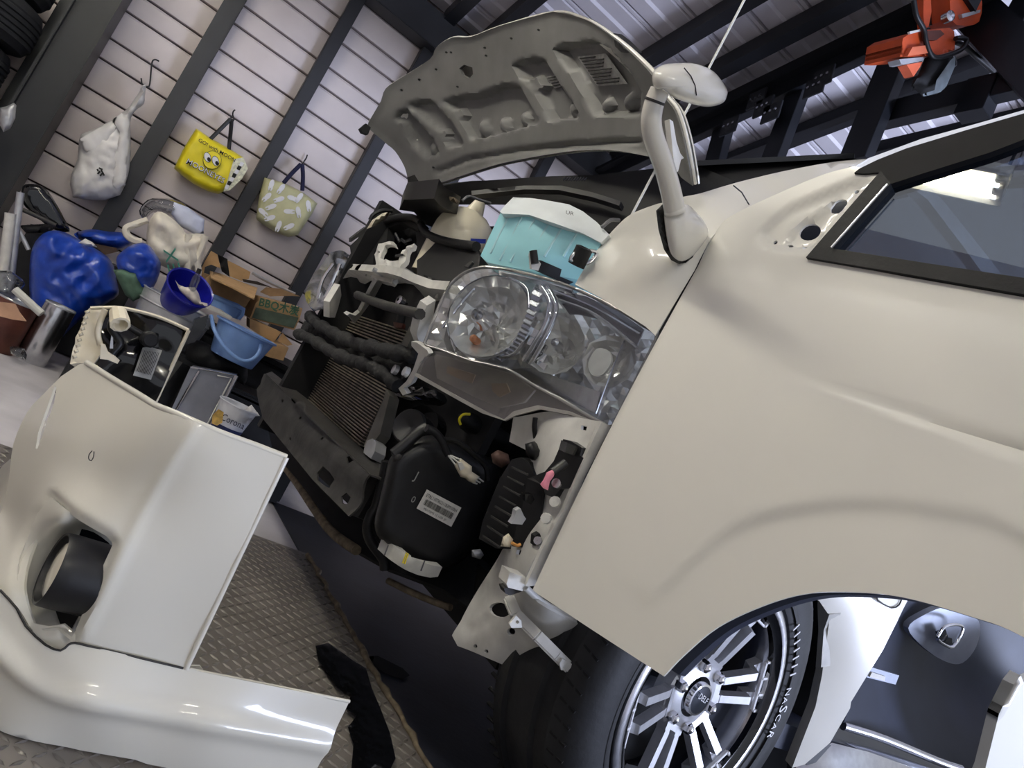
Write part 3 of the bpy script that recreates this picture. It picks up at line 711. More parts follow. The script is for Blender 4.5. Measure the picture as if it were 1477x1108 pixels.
def hb(q):
    h = np.zeros(len(q))
    for i, r in enumerate(recs):
        ins = inpoly(q, r)*1.0; h = np.minimum(h, -.030*sstep(ins*polydist(q, r)/6))
    for r in ribs_dn:
        ins = inpoly(q, r)*1.0; h = np.maximum(h, -.03+.022*sstep(ins*polydist(q, r)/4)) if False else np.where(ins > 0, np.maximum(h, -.008), h)
    for (x, y) in tabs:
        e = ((q[:,0]-x)/6)**2+((q[:,1]-y)/13)**2
        h = np.where(e < 1, np.maximum(h, -.03+.024*np.sqrt(np.clip(1-e, 0, 1))), h)
    d = polydist(q, trough, False); h -= .012*(1-sstep(d/7))
    h += .007*(1-sstep(polydist(q, rim)/6))
    h += .006*np.exp(-((q[:,0]-560-430/3.69)**2+(q[:,1]-390/3.69)**2)/900)
    return h
hood = skin('bonnet', h_out, HC, UNDERHOOD, van, .012, 4.5, [circ(*q, 2.2, 8, 1.6, .5) for q in hz(800,160, 655,205, 515,255, 523,297, 255,370, 165,425, 70,480, 310,280, 335,280, 372,463, 240,893)]+[hz(385,365, 410,345, 455,360, 460,395, 440,420, 400,400)], hb, 50)
edge = cr([(533,176),(551,146),(558,128),(580,113),(622,86),(632,68),(655,54),(682,53),(722,38),(801,17),(842,26),(871,41),(909,70),(945,106),(962,137),(979,160),(992,204),(1003,265)], 4)
fY = tps(HC)
MB().tube([at(x, y, Y=float(fY([(x, y)])[0])) for x, y in edge], .0035, 6).done('bonnet_edge', PAINT, hood, 60)
# outer skin above the frame
skin('outer_skin', [(x+(800-x)*.012, y+(150-y)*.015) for x, y in h_out], lambda q: [at(x, y, Y=float(v))+Vector((.040,.008,.016))*float(.34+.66*min(1, e/38)) for (x, y), v, e in zip(q, fY(q), polydist(q, h_out))], PAINT, hood, .003, 14)
def hoff(o): return lambda q: [at(x, y, Y=float(v)+.018*0)+Vector((o, 0, o*.4)) for (x, y), v in zip(q, fY(q))]
lb = skin('caution_label', hz(965,287, 1112,268, 1225,430, 1070,445), hoff(.022), LABELG, hood, .001, 9)
for i in range(9):
    t = (i+.7)/9.5; a0 = np.array(hz(965,287)[0])*(1-t)+np.array(hz(1070,445)[0])*t; b0 = np.array(hz(1112,268)[0])*(1-t)+np.array(hz(1225,430)[0])*t
    p, q = hoff(.020)(np.array([a0+(b0-a0)*.06, a0+(b0-a0)*(.6+.33*((i*37) % 10)/10)])); MB().tube([p, q], .0016, 4).done('print_line', BLACKM, lb)
lb = skin('small_label', hz(800,397, 865,384, 902,443, 845,457), hoff(.022), LABELG, hood, .001, 6)
for i in range(4):
    t = (i+.6)/4.3; a0 = np.array(hz(800,397)[0])*(1-t)+np.array(hz(845,457)[0])*t; b0 = np.array(hz(865,384)[0])*(1-t)+np.array(hz(902,443)[0])*t
    p, q = hoff(.020)(np.array([a0+(b0-a0)*.1, a0+(b0-a0)*.85])); MB().tube([p, q], .0014, 4).done('print_line', BLACKM, lb)
skin('bump_stop', [(520,185),(528,178),(535,184),(531,194),(523,191)], 2.6, RUBBER, hood, .03, 6)
skin('edge_block', z('r3', 735,190, 780,225, 850,295, 830,305, 780,300, 745,265), [(885,50,1.36),(912,74,1.27),(890,75,1.34)], BLACKM, hood, .02, 6)
skin('bonnet_hinge', z('t5', 228,318, 245,330, 262,430, 282,490, 300,512, 285,520, 270,580, 255,585, 248,520), [(968,180,1.09),(985,240,1.09)], RAWWHITE, hood, .01, 6)
skin('bonnet_hinge', [(590,255),(598,252),(612,275),(606,288),(594,288)], 2.5, DUSTY, hood, .02, 6)

# ---------------------------------------------------------------- fender mirror
def t5(*a): return z('t5', *a)
arm_c = [(252,770,.945),(232,670,.94),(196,540,.935),(152,420,.93),(136,330,.925),(150,240,.92),(178,175,.915)]
mir = ptube('side_mirror', [(*z1('t5', x, y), Y) for x, y, Y in arm_c], [.0168,.0165,.0162,.016,.0158,.0152,.0148], PAINT, van, 20, 5)
hd = dome('mirror_head', cr(t5(143,90, 190,48, 270,38, 360,42, 450,82, 512,165, 513,205, 492,238, 430,256, 360,248, 250,212, 200,172, 150,158), 4, True), .905, .105, PAINT, mir, 12, 2.6)
def hs(x, y):  # point on the head's front face
    return at(*z1('t5', x, y), Y=.905)+(CAM-at(*z1('t5', x, y), Y=.905)).normalized()*.053
MB().tube([hs(300,62), hs(335,105), hs(355,150), hs(362,200)], .0009, 5).done('head_seam', DUSTY, hd)
skin('mirror_glass', cr(t5(300,225, 380,245, 450,252, 495,232, 505,212, 420,235, 330,222), 3, True), .93, CHROME, hd, .004, 6)
MB().lathe([(.0158,0),(.0162,.002),(.0158,.004)], at(*z1('t5', 150, 235), Y=.92), at(*z1('t5', 158, 215), Y=.918)-at(*z1('t5', 150, 235), Y=.92), 20).done('arm_collar', DUSTY, mir)
MB().lathe([(.0165,0),(.0174,.002),(.0178,.006),(.017,.008)], at(*z1('t5', 252, 765), Y=.945), at(*z1('t5', 260, 800), Y=.945)-at(*z1('t5', 252, 765), Y=.945), 20).done('arm_collar', PAINT, mir)
base = dome('mirror_base', cr(t5(203,775, 250,768, 305,742, 350,770, 400,830, 422,880, 412,915, 350,995, 290,1028, 245,1005, 222,955, 205,860), 3, True), .965, .075, PAINT, mir, 10, 2.2)
pillow('base_gasket', t5(160,775, 193,742, 205,775, 212,860, 228,950, 250,1000, 290,1024, 350,990, 344,1008, 310,1035, 275,1042, 235,1022, 200,970, 172,870), .975, .03, RUBBER, mir, 4, 0, edge=3)

# vertical white cord from the roof down into the engine bay
p = at(990, 150, Y=1.28)
cordx = (.78, 1.28)
tt = rp(cordx[0], cordx[1], .04).z
cord = MB().tube([(cordx[0]-.004, cordx[1], 1.02), (cordx[0], cordx[1], 1.6), (cordx[0], cordx[1], tt)], .0028, 8).done('hanging_cord', WHITEROD); tag(cord, 'thin white cord hanging straight down from the roof past the mirror', 'cord')

# ---------------------------------------------------------------- near headlamp
def s3(*a): return z('s3', *a)
LC = [(610,495,1.38),(650,400,1.42),(700,383,1.36),(760,450,1.205),(700,470,1.265),(830,420,1.155),(850,520,1.075),(942,485,.985),(880,612,.99),(775,560,1.165),(680,530,1.285)]
lens_o = cr(s3(130,455, 160,380, 215,240, 280,120, 360,55, 450,25, 560,28, 720,60, 900,110, 1050,170, 1250,270, 1400,365, 1468,400), 3)+s3(1460,440, 1215,930)+cr(s3(1190,940, 1080,880, 900,775, 740,690, 600,605, 400,560, 250,505, 140,470), 2)
head = skin('headlamp', lens_o, [(x, y, Y+.10) for x, y, Y in LC], SILVER, van, .01, 11, (), lambda q: np.array([random.uniform(-.007,.007) for _ in q]), smooth=0)
skin('clear_lens', lens_o, LC, LENS, head, .004, 12, smooth=60)
fL = tps(LC)
def lp(x, y, off): # point behind the lens
    return at(x, y, Y=float(fL([(x, y)])[0])+off)
MB().tube([lp(x, y, .003) for x, y in lens_o], .0035, 6, False, True).done('lens_rim', mat('lens_rim_clear', (150,148,146), .15, .3, var=.1), head, 60)
NH = Vector((-.80, -.56, .05)).normalized()
def facet_bowl(name, cx, cy, r, dep, off, par, n=16, sx=1.0):
    """chrome bowl made of flat stepped facets"""
    c = lp(cx, cy, off); u = Vector((0,0,1)); u = (u-NH*u.dot(NH)).normalized(); w = NH.cross(u)
    V = []; F = []; R = 6
    rnd = random.Random(int(cx))
    for i in range(R+1):
        for k in range(n):
            rr = r*(i+.15)/R; a_ = 2*math.pi*k/n
            V.append(c+(u*math.cos(a_)+w*math.sin(a_)*sx)*rr-NH*(dep*(1-(rr/r)**2)+rnd.uniform(-.004,.004)))
    for i in range(R):
        for k in range(n): F.append((i*n+k, i*n+(k+1) % n, (i+1)*n+(k+1) % n, (i+1)*n+k))
    V.append(c-NH*dep); m_ = len(V)-1
    F += [(m_, (k+1) % n, k) for k in range(n)]
    # outer wall so the bowl has a back
    return obj(name, V, F, SILVER, par, 0)
b1 = facet_bowl('main_reflector', *s3(500,310)[0], .086, .05, .040, head, 18)
MB().lathe([(.087,0),(.090,.006),(.087,.010)], lp(*s3(500,310)[0], .040), NH, 40).done('reflector_ring', CHROME, b1, 40)
MB().lathe([(.0005,.034),(.009,.03),(.011,.01),(.011,-.04)], lp(*s3(470,330)[0], .06), NH, 14).done('bulb', CHROMER, b1, 40)
MB().lathe([(.013,.036),(.016,.030),(.016,.014),(.022,.0)], lp(*s3(470,330)[0], .055), NH, 14).done('bulb_shield', CHROME, b1, 40)
b2 = facet_bowl('lower_reflector', *s3(400,440)[0], .05, .03, .05, head, 12, 1.25)
MB().lathe([(.0005,.024),(.008,.02),(.009,.0)], lp(*s3(430,450)[0], .055), NH, 12).done('amber_bulb', mat('amber_glass', (190,120,80), .15, var=.05), b2, 40)
b3 = facet_bowl('signal_reflector', *s3(880,470)[0], .058, .05, .04, head, 14)
MB().lathe([(.0005,.03),(.008,.026),(.010,.0)], lp(*s3(900,480)[0], .05), NH, 12).done('bulb', CHROMER, b3, 40)
b4 = facet_bowl('corner_reflector', *s3(1190,560)[0], .05, .03, .035, head, 10)
skin('signal_diffuser', cr(s3(1070,570, 1120,490, 1190,505, 1200,570, 1150,640, 1090,640), 3, True), lambda q: [lp(x, y, .02) for x, y in q], LABELW, b4, .006, 6)
# stepped chrome rib between the two chambers
rb = [(790,150),(765,230),(745,300),(715,380),(685,440),(640,500),(560,540)]
for i in range(18):
    t = i/17*(len(rb)-1); k = min(int(t), len(rb)-2); f_ = t-k
    x = rb[k][0]*(1-f_)+rb[k+1][0]*f_; y = rb[k][1]*(1-f_)+rb[k+1][1]*f_
    c = lp(*s3(x, y)[0], .028); c2 = lp(*s3(x+35, y+18)[0], .03)
    MB().obox(c, (c2-c)*.62, Vector((.002,.001,.0055)), NH*.006).done('rib_step', CHROMER if i % 2 else CHROME, head)
for pts, r in (([(800,130),(850,220),(835,330),(770,450),(700,560)], .006), ([(835,135),(885,240),(865,340),(800,470),(735,580)], .005), ([(230,370),(330,240),(450,110),(540,75)], .004), ([(540,75),(640,95),(720,150),(730,260)], .0035), ([(560,540),(640,520),(700,450)], .004)):
    MB().tube([lp(*s3(x, y)[0], .022) for x, y in cr(pts, 4)], r, 8).done('chrome_bezel', CHROME, head, 60)
for pts in (((870,150),(1110,250),(1370,400)), ((900,200),(1120,290),(1350,480)), ((560,40),(800,95),(980,150)), ((1280,440),(1200,640),(1120,860))):
    P = cr(pts, 4); V0 = [lp(*s3(x, y)[0], .02) for x, y in P]; V1 = [lp(*s3(x+12, y+28)[0], .055) for x, y in P]; n = len(P)
    th = Vector((.002, 0, .003))
    MB().add(V0+V1+[v-th for v in V0]+[v-th for v in V1], [(i, i+1, n+i+1, n+i) for i in range(n-1)]+[(2*n+i, 3*n+i, 3*n+i+1, 2*n+i+1) for i in range(n-1)]+[(i, 2*n+i, 2*n+i+1, i+1) for i in range(n-1)]).done('chrome_blade', CHROMER, head, 30)
skin('lower_bezel', s3(600,610, 760,600, 900,660, 1140,740, 1110,860, 900,760, 740,680), lambda q: [lp(x, y, .03) for x, y in q], CHROMER, head, .004, 9)
skin('upper_bezel', s3(860,150, 1060,190, 1260,285, 1390,380, 1350,470, 1180,330, 1010,290, 960,290), lambda q: [lp(x, y, .045) for x, y in q], mat('dark_chrome', (120,120,124), .12, .8, var=.1), head, .004, 9)
for i in range(8):
    x, y = 755+(i % 2)*45, 400+i*28
    c = lp(*s3(x, y)[0], .035); MB().obox(c, Vector((.006,-.008,0)), Vector((0,0,.008)), NH*.004).done('facet_block', CHROME, head)
# clear skirt under the lens with the lamp body behind it
sk = s3(150,500, 80,630, 200,700, 330,770, 375,800, 480,850, 585,897, 640,850, 780,815, 960,850, 1190,945)+s3(1080,885, 900,780, 740,695, 600,610, 400,565, 250,510)
skin('lamp_skirt', sk, LC, SMOKED, head, .004, 9, smooth=60)
skin('skirt_lip', s3(80,630, 330,770, 480,850, 585,897, 640,850, 780,815, 960,850, 1190,945, 960,870, 790,838, 650,875, 590,905, 460,862, 320,785, 70,645), lambda q: [lp(x, y, -.002) for x, y in q], mat('skirt_edge_grey', (150,147,142), .3, var=.1), head, .006, 7)
skin('lamp_body', s3(180,520, 400,575, 640,640, 760,730, 700,800, 560,830, 420,770, 200,660), lambda q: [lp(x, y, .05) for x, y in q], mat('lamp_body_grey', (150,145,140), .4, var=.22, scale=30), head, .01, 9)
skin('adjuster_tag', s3(260,590, 420,640, 400,690, 330,665, 255,630), lambda q: [lp(x, y, .035) for x, y in q], CARD, head, .004, 8)
skin('adjuster_tag', s3(510,690, 600,690, 620,740, 560,770, 520,735), lambda q: [lp(x, y, .035) for x, y in q], CARD, head, .004, 8)

# far headlamp
fo = cr(z('r6', 395,700, 440,610, 500,510, 555,455, 615,445, 640,480, 610,560, 560,700, 520,765, 440,775), 3, True)
FH = [(440,425,2.60),(480,380,2.62),(498,370,2.5),(482,440,2.35),(450,440,2.42)]
fh = skin('headlamp', fo, [(x, y, Y+.06) for x, y, Y in FH], CHROMER, van, .01, 6, bump=lambda q: .008*np.sin(q[:,0]*.7)*np.cos(q[:,1]*.5))
skin('clear_lens', fo, FH, LENS, fh, .004, 7)
for pts in ([(470,720),(500,610),(560,520)], [(500,740),(560,620),(600,520)]):
    ptube('chrome_bezel', [(*z1('r6', x, y), 2.46) for x, y in pts], .006, CHROME, fh, 6, 3)
skin('side_marker', z('r6', 555,655, 585,640, 580,690, 550,705), 2.40, CREAM, fh, .01, 5)
# ---------------------------------------------------------------- nose: beam, foam, radiators
def s2(*a): return z('s2', *a)
def r6(*a): return z('r6', *a)
def t4(*a): return z('t4', *a)
def s4(*a): return z('s4', *a)
def s7(*a): return z('s7', *a)
beam_o = [(383,540),(372,562),(377,603),(415,650),(452,693),(506,746),(512,738),(533,686)]
bh = [z('t7', 715,560, 755,515, 800,555, 828,600, 800,665, 760,640, 725,610), z('t7', 880,720, 905,690, 935,720, 925,770, 895,770), z('t7', 925,460, 960,445, 985,470, 940,510)]
bh += [circ(*z1('t7', *c), 1.6, 7, 2.8, .4) for c in ((497,85),(617,200),(765,340),(540,335))]
bm_ = skin('bumper_beam', beam_o, ('TX', [(383,540,.585),(377,603,.58),(452,693,.585),(506,746,.605),(533,686,.605),(450,610,.585)]), DUSTY, van, .004, 8, bh,
      lambda q: .006*np.sin(polydist(q, [(377,555),(534,684)], False)/9.))
skin('beam_top', [(383,539),(392,536),(440,573),(500,628),(556,676),(550,690),(534,684)], ('TX', [(383,539,.585),(392,536,.65),(556,676,.68),(534,684,.605),(440,573,.65)]), DUSTY, bm_, .004, 8)
skin('beam_back', [(385,548),(520,672),(505,730),(452,680),(380,598)], ('X', .65), CHASSIS, bm_, .004, 14)
skin('beam_end_bracket', z('t7', 1060,560, 1140,540, 1180,560, 1130,610, 1090,700, 1000,860, 940,840, 1000,720), ('X', .66), CHASSIS, bm_, .05, 8)
skin('tow_stub', z('t7', 1040,400, 1060,350, 1095,335, 1118,360, 1110,420, 1085,470, 1035,430), ('X', .66), GALV, bm_, .03, 6)
# under-nose edge of the splash guard
us = skin('splash_guard', [(395,660),(412,672),(440,705),(470,748),(497,785),(560,820),(640,850),(680,880),(690,800),(560,740),(520,745),(450,690),(385,610)], ('TX', [(395,660,.72),(497,785,.74),(680,880,.9),(690,800,.95),(450,690,.75)]), CHASSIS, van, .01, 12)
ptube('guard_lip', [(*z1('t7', x, y), Y) for x, y, Y in ((515,525,2.5),(600,640,2.3),(700,790,2.05),(800,930,1.85),(880,1005,1.75),(990,1080,1.65))], .013, DRUM, us, 8, 4)
ptube('guard_lip', [(*z1('s7', x, y), Y) for x, y, Y in ((0,310,1.6),(120,370,1.52),(260,430,1.45),(360,465,1.40))], .008, DRUM, us, 8, 4)
def foamtube(nm, pts, r): return MB().tube([at(*z1('s2', x, y), X=X) for x, y, X in cr(pts, 6)], [r*(1+.18*math.sin(i*1.7)+.1*math.sin(i*.9)) for i in range(len(cr(pts, 6)))], 10).done(nm, FOAM, van, 60)
foamtube('foam_strip', [(425,60,.58),(470,110,.57),(560,160,.56),(680,220,.56),(800,250,.56),(930,278,.57),(1050,300,.60)], .018)
foamtube('foam_strip', [(355,165,.58),(440,200,.57),(540,262,.56),(650,315,.56),(760,345,.57),(840,390,.58),(930,465,.60)], .017)
fs_ = skin('foam_backing', s2(400,90, 560,180, 800,260, 1040,310, 1010,400, 930,440, 800,370, 560,260, 360,180), ('X', .60), FOAM, van, .012, 10, bump=lambda q: .006*np.sin(q[:,0]*.9)*np.cos(q[:,1]*1.1))
for x, y in ((928,378),(990,390)): MB().lathe([(.0005,.012),(.011,.010),(.012,0)], at(*z1('s2', x, y), X=.588), (-1,0,0), 10).done('clip', GALV, fs_)
def radiator(nm, x, Y0, Y1, z0, z1_, pitch, par, tilt=0):
    r = MB().box(x+.012, x+.03, min(Y0,Y1), max(Y0,Y1), z0, z1_).done(nm, CHASSIS, par)
    mb = MB(); q = z0
    while q < z1_:
        mb.box(x, x+.013, min(Y0,Y1), max(Y0,Y1), q, q+pitch*.42); q += pitch
    f = mb.done('cooling_fins', ALU, r, 0); tag(f, kind='stuff')
    return r
a1, a2 = at(*s2(865,480)[0], X=.70), at(*s2(470,300)[0], X=.70); a3 = at(*s2(740,820)[0], X=.70)
rd = radiator('radiator', .70, a1.y-.02, a2.y+.12, a3.z-.03, max(a1.z, a2.z)+.05, .0085, van)
skin('radiator_tank', s2(865,480, 885,520, 830,740, 760,830, 735,815, 790,680, 850,540), ('X', .69), mat('grey_tank', (128,126,118), .6, var=.1), rd, .03, 8)
MB().box(.69, .75, a2.y+.10, a2.y+.16, a3.z-.05, a1.z+.05).done('radiator_tank', DUSTY, rd)
b1_, b2_ = at(*r6(545,770)[0], X=.70), at(*r6(1000,885)[0], X=.70); b3 = at(*r6(960,985)[0], X=.70)
cn = radiator('condenser', .70, b2_.y, b1_.y, b3.z-.02, b1_.z, .0095, van)
skin('condenser_tank', r6(1000,880, 1030,900, 985,1000, 945,990), ('X', .695), mat('grey_tank2', (128,126,118), .6, var=.1), cn, .03, 6)
skin('condenser_bracket', r6(905,855, 960,862, 955,890, 910,885), ('X', .69), BROWN, cn, .01, 5)
ptube('support_bar', [(*p, 2.0-.3*i) for i, p in enumerate(r6(700,700, 860,760, 1060,810))], .012, DUSTY, van, 8, 3)
ptube('support_bar', [(*p, 1.75) for p in r6(965,740, 955,800, 945,860)], .012, DUSTY, van, 8, 3)
MB().lathe([(.012,0),(.012,.014),(.004,.016)], at(*r6(960,742)[0], Y=1.74), (-1,-.3,0), 10).done('bolt', CHROMER, van)
skin('support_column', r6(1100,760, 1150,730, 1135,830, 1100,950, 1060,985, 1040,930, 1060,840), [(617,440,1.40),(605,495,1.45)], RAWWHITE, van, .02, 8)
skin('support_column', r6(540,740, 600,640, 608,700, 590,770, 570,830, 540,830), [(480,440,2.2),(485,415,2.2)], RAWWHITE, van, .02, 8)
skin('lamp_bracket', s2(1010,210, 1040,215, 1100,260, 1110,280, 1060,330, 1040,390, 1010,450, 965,480, 985,510, 960,520, 935,480, 980,440, 1020,370, 1050,280, 1010,235), [(595,495,1.42),(615,510,1.36),(580,560,1.5)], RAWWHITE, van, .01, 5)
skin('duct_ribs', s2(925,520, 990,470, 1060,465, 1150,490, 1140,530, 1080,550, 980,545), ('X', .68), BLACKG, van, .03, 5, bump=lambda q: .007*np.sin(q[:,1]*1.6))

# ---------------------------------------------------------------- latch panel and shrouds
crossm = skin('latch_panel', t4(90,750, 140,670, 240,678, 370,690, 480,700, 600,733, 700,780, 850,835, 1000,850, 965,935, 890,965, 830,935, 770,860, 715,805, 640,790, 560,800, 460,785, 340,768, 285,800, 240,782, 215,745, 160,735),
     ('TX', [(495,400,.60),(540,400,.55),(600,412,.55),(640,430,.60)]), RAWWHITE, van, .02, 5, [circ(*t4(*c)[0], r_, 8) for c, r_ in (((295,720),1.6),((572,768),1.8),((920,905),3.2))], None)
brk = skin('latch_bracket', t4(342,745, 378,610, 368,535, 384,480, 410,446, 455,425, 500,413, 545,430, 556,466, 515,442, 460,458, 432,520, 425,572, 550,598, 600,562, 620,500, 655,462, 725,440, 702,468, 682,490, 650,565, 602,655, 540,790, 465,782, 430,770),
     ('TX', [(540,355,.565),(600,355,.565),(545,400,.535),(575,405,.535)]), RAWWHITE, crossm, .012, 4, [cr(t4(480,635, 498,665, 470,705, 455,680), 3, True), circ(*t4(414,520)[0], 1.5, 8), circ(*t4(628,540)[0], 1.5, 8)], lambda q: .003*np.sin(q[:,0]*.6))
skin('latch_stay', t4(392,765, 440,792, 380,900, 300,1015, 235,1100, 195,1150, 170,1110, 125,1075, 150,1060, 200,1080, 245,1045, 330,880), ('TX', [(545,408,.535),(520,445,.56),(510,465,.60)]), RAWWHITE, crossm, .010, 5)
MB().lathe([(.006,0),(.006,.03)], at(*t4(450,720)[0], X=.528), (-1,0,0), 8).done('bolt', GALV, brk)
for a_, b_ in (((555,350),(590,420)), ((610,400),(650,440)), ((640,420),(690,405)), ((560,550),(620,540))):
    ptube('latch_spring', [(*t4(*a_)[0], 1.85), (*t4(*b_)[0], 1.83)], .004, BLACKP, brk, 6, 1)
skin('panel_slat', t4(640,730, 790,712, 1000,795, 985,808, 800,765), ('X', .60), DUSTY, crossm, .006, 6)
skin('panel_slat', t4(600,640, 640,650, 720,700, 690,720, 610,690), ('X', .61), GALV, crossm, .006, 6)
sl = skin('shroud', t4(150,460, 240,380, 340,310, 480,225, 620,190, 730,205, 790,245, 760,330, 620,250, 490,300, 480,420, 400,440, 365,520, 345,690, 180,655, 165,560), ('TX', [(505,350,.66),(560,320,.66),(610,320,.66),(530,390,.64)]), BLACKM, van, .03, 7)
skin('shroud_inner', t4(470,300, 620,240, 770,300, 780,480, 740,700, 600,660, 480,560), ('X', .73), BLACKP, sl, .03, 9, bump=lambda q: .004*np.sin((q[:,1]-q[:,0]*.2)*1.3))
foamr = MB().tube([at(*t4(x, y)[0], X=.645) for x, y in cr([(250,400),(330,330),(440,255),(560,212),(660,205),(740,222),(785,255)], 5)], .012, 10).done('rubber_seal', RUBBER, sl, 60)
sr = skin('shroud', t4(770,280, 860,372, 1000,425, 1150,455, 1275,470, 1310,560, 1295,650, 1150,740, 1000,825, 800,760, 745,700, 750,500, 740,360), ('TX', [(605,330,.66),(690,360,.66),(640,410,.62),(605,390,.64)]), BLACKM, van, .03, 8)
MB().tube([at(*t4(x, y)[0], X=.65) for x, y in cr([(785,270),(800,310),(840,355),(930,398),(1050,432),(1170,452),(1275,466)], 5)], .0125, 10).done('rubber_seal', RUBBER, sr, 60)
skin('shroud_hook', t4(1160,640, 1230,590, 1240,605, 1200,650), ('X', .615), DUSTY, sr, .006, 4)
skin('engine_cover', t4(590,140, 630,50, 900,40, 950,100, 1100,180, 900,300, 820,270, 720,160), [(580,300,2.2),(640,300,1.9)], BLACKP, van, .05, 10)
pillow('relay_housing', t4(300,310, 350,230, 440,170, 530,150, 480,210, 380,280), 2.35, .06, CREAM, van, 5, .003)
ptube('hose', [(*p, 2.3) for p in t4(330,230, 360,180, 440,145, 530,150)], .006, BLACKP, van, 6, 4)
skin('clip_rail', t4(165,390, 270,310, 300,290, 290,340, 200,400, 165,425), 2.3, DUSTY, van, .03, 6)
# coolant bottle
dc = at(668, 338, Y=2.0)
dome = MB().lathe([(.085,-.16),(.089,-.03),(.088,0),(.082,.026),(.068,.050),(.047,.065),(.028,.071),(.026,.078),(.019,.100),(.015,.110),(.0005,.111)], dc, (0,0,1), 32).done('coolant_bottle', CREAMT, van, 50)
skin('bottle_label', t4(1230,395, 1360,400, 1355,440, 1225,435), 1.70, mat('blue_label', (30,50,150), .5, var=.05), dome, .004, 5)
ptube('bottle_hose', [(*p, 1.8) for p in t4(1150,60, 1210,20, 1300,50, 1400,80)], .004, WIRE, dome, 6, 4)
pillow('hose_end', t4(1030,20, 1080,30, 1130,70, 1100,85, 1040,60), 1.9, .03, DRUM, van, 4, .002)
# washer tank
def r7(*a): return z('r7', *a)
tank = skin('washer_tank', r7(52,555, 90,470, 168,305, 350,330, 480,372, 640,425, 745,478, 700,570, 610,690, 400,655, 90,592), [(693,372,1.40),(722,306,1.40),(850,345,1.24),(835,400,1.24),(770,360,1.30)], BLUETANK, van, .1, 7, back=(.13,.10,0))
for x0, y0, x1, y1 in ((215,330,110,540),(290,335,165,580),(365,345,225,590),(445,370,330,560),(520,395,420,560),(610,420,530,560)):
    tk = tps([(693,372,1.40),(722,306,1.40),(850,345,1.24),(835,400,1.24),(770,360,1.30)]); e0, e1 = r7(x0, y0)[0], r7(x1, y1)[0]
    ptube('tank_rib', [(*e0, float(tk([e0])[0])), (*e1, float(tk([e1])[0]))], .0028, mat('tank_rib_milky', (178,220,226), .35, var=.04), tank, 6, 1)
top = skin('tank_lid', r7(163,300, 185,272, 240,217, 340,222, 420,233, 560,258, 640,298, 720,360, 792,432, 745,480, 640,425, 480,368, 330,318, 180,312), [(722,304,1.38),(740,286,1.42),(835,298,1.30),(880,335,1.22),(865,350,1.22),(790,310,1.30)], TANKTOP, tank, .05, 6, back=(.12,.09,0))
ptext('tank_mark', 'UR', r7(540,322)[0], r7(585,332)[0], [(722,304,1.37),(835,298,1.285),(865,350,1.21),(790,310,1.29)], BLACKPR, top, hscale=1.2, off=.004)
MB().lathe([(.017,-.02),(.017,.016),(.012,.018),(.010,.004)], at(*r7(628,555)[0], Y=1.2), (-.2,-.3,1), 14).done('filler_stub', RUBBER, tank, 40)
ptube('filler_flange', [(*p, 1.2) for p in r7(570,575, 610,530, 680,525, 720,540, 680,590, 620,600)], .004, CHROMER, tank, 6, 3, True)
skin('tank_clip', r7(340,540, 365,530, 385,580, 400,600, 385,640, 345,630), 1.25, RAWWHITE, tank, .008, 4)
ptube('tank_clip_stud', [(*r7(355,525)[0], 1.245), (*r7(365,600)[0], 1.24)], .008, BLACKP, tank, 8, 1)
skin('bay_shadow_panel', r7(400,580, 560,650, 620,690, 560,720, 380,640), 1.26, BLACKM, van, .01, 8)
ptube('bay_hose', [(*p, 1.23) for p in r7(750,390, 800,350, 850,350)], .004, WIRE, van, 6, 3)

# ---------------------------------------------------------------- left front corner under the lamp
ICT = [(655,915,1.24),(820,970,1.04),(865,918,1.01),(770,850,1.0),(735,800,1.13),(800,740,1.03),(862,620,1.0),(745,600,1.25),(700,850,1.22),(790,680,1.08)]
ap = skin('inner_panel', s4(880,90, 1100,60, 1385,115)+s4(1290,320, 1170,620, 1110,720, 1035,850)+s7(885,130, 790,340, 870,420, 1225,630, 1130,720, 1050,790, 1005,868, 965,877, 600,755, 400,685, 368,625, 430,510, 500,390, 640,130)+s4(880,830, 960,680, 1020,430, 960,280, 860,230), ICT, RAWWHITE, van, .006, 8,
     [circ(*s7(650,478)[0], 14, 16, 10.5, .2), circ(*s7(712,600)[0], 5.5, 12), circ(*s7(920,740)[0], 8, 12, 6), circ(*s7(1125,643)[0], 5.5, 12), circ(*s7(510,685)[0], 3, 10), circ(*s7(577,712)[0], 3, 10), circ(*s7(972,850)[0], 2.8, 10), s7(757,135, 785,140, 775,165, 750,160), s4(1272,135, 1305,140, 1300,165, 1270,160)],
     lambda q: .010*np.tanh((polydist(q, s7(640,130, 430,560, 480,610, 580,540), False)-6)/4.)*.4+.003*np.sin((q[:,0]-q[:,1]*.4)*.06))
skin('jamb_flange', s4(1385,115, 1440,140, 1290,430, 1180,700, 1110,860, 1035,1050)+s7(800,345, 790,340, 885,130)+s4(1110,720, 1170,620, 1290,320), [(870,612,.985),(800,740,.99),(765,845,.99)], RAWWHITE, ap, .01, 8)
brc = MB(); bp = [at(*s7(x, y)[0], Y=Y) for x, y, Y in ((690,405,1.06),(730,500,1.03),(850,620,.99),(960,730,.97),(1030,800,.96))]
for i in range(4): brc.beam(bp[i], bp[i+1]+(bp[i+1]-bp[i]).normalized()*.006, .020, .016, (-.4,-1,.2))
brc = brc.done('brace', RAWWHITE, ap, bevel=.003)
skin('brace_tab', s7(735,510, 765,540, 770,580, 710,582, 697,560), .985, RAWWHITE, brc, .004, 5, [circ(*s7(742,548)[0], 2.6, 10)])
skin('brace_tab', s7(1000,760, 1050,780, 1062,805, 1045,828, 995,825, 985,790), .955, RAWWHITE, brc, .004, 5, [circ(*s7(1015,803)[0], 2, 8)])
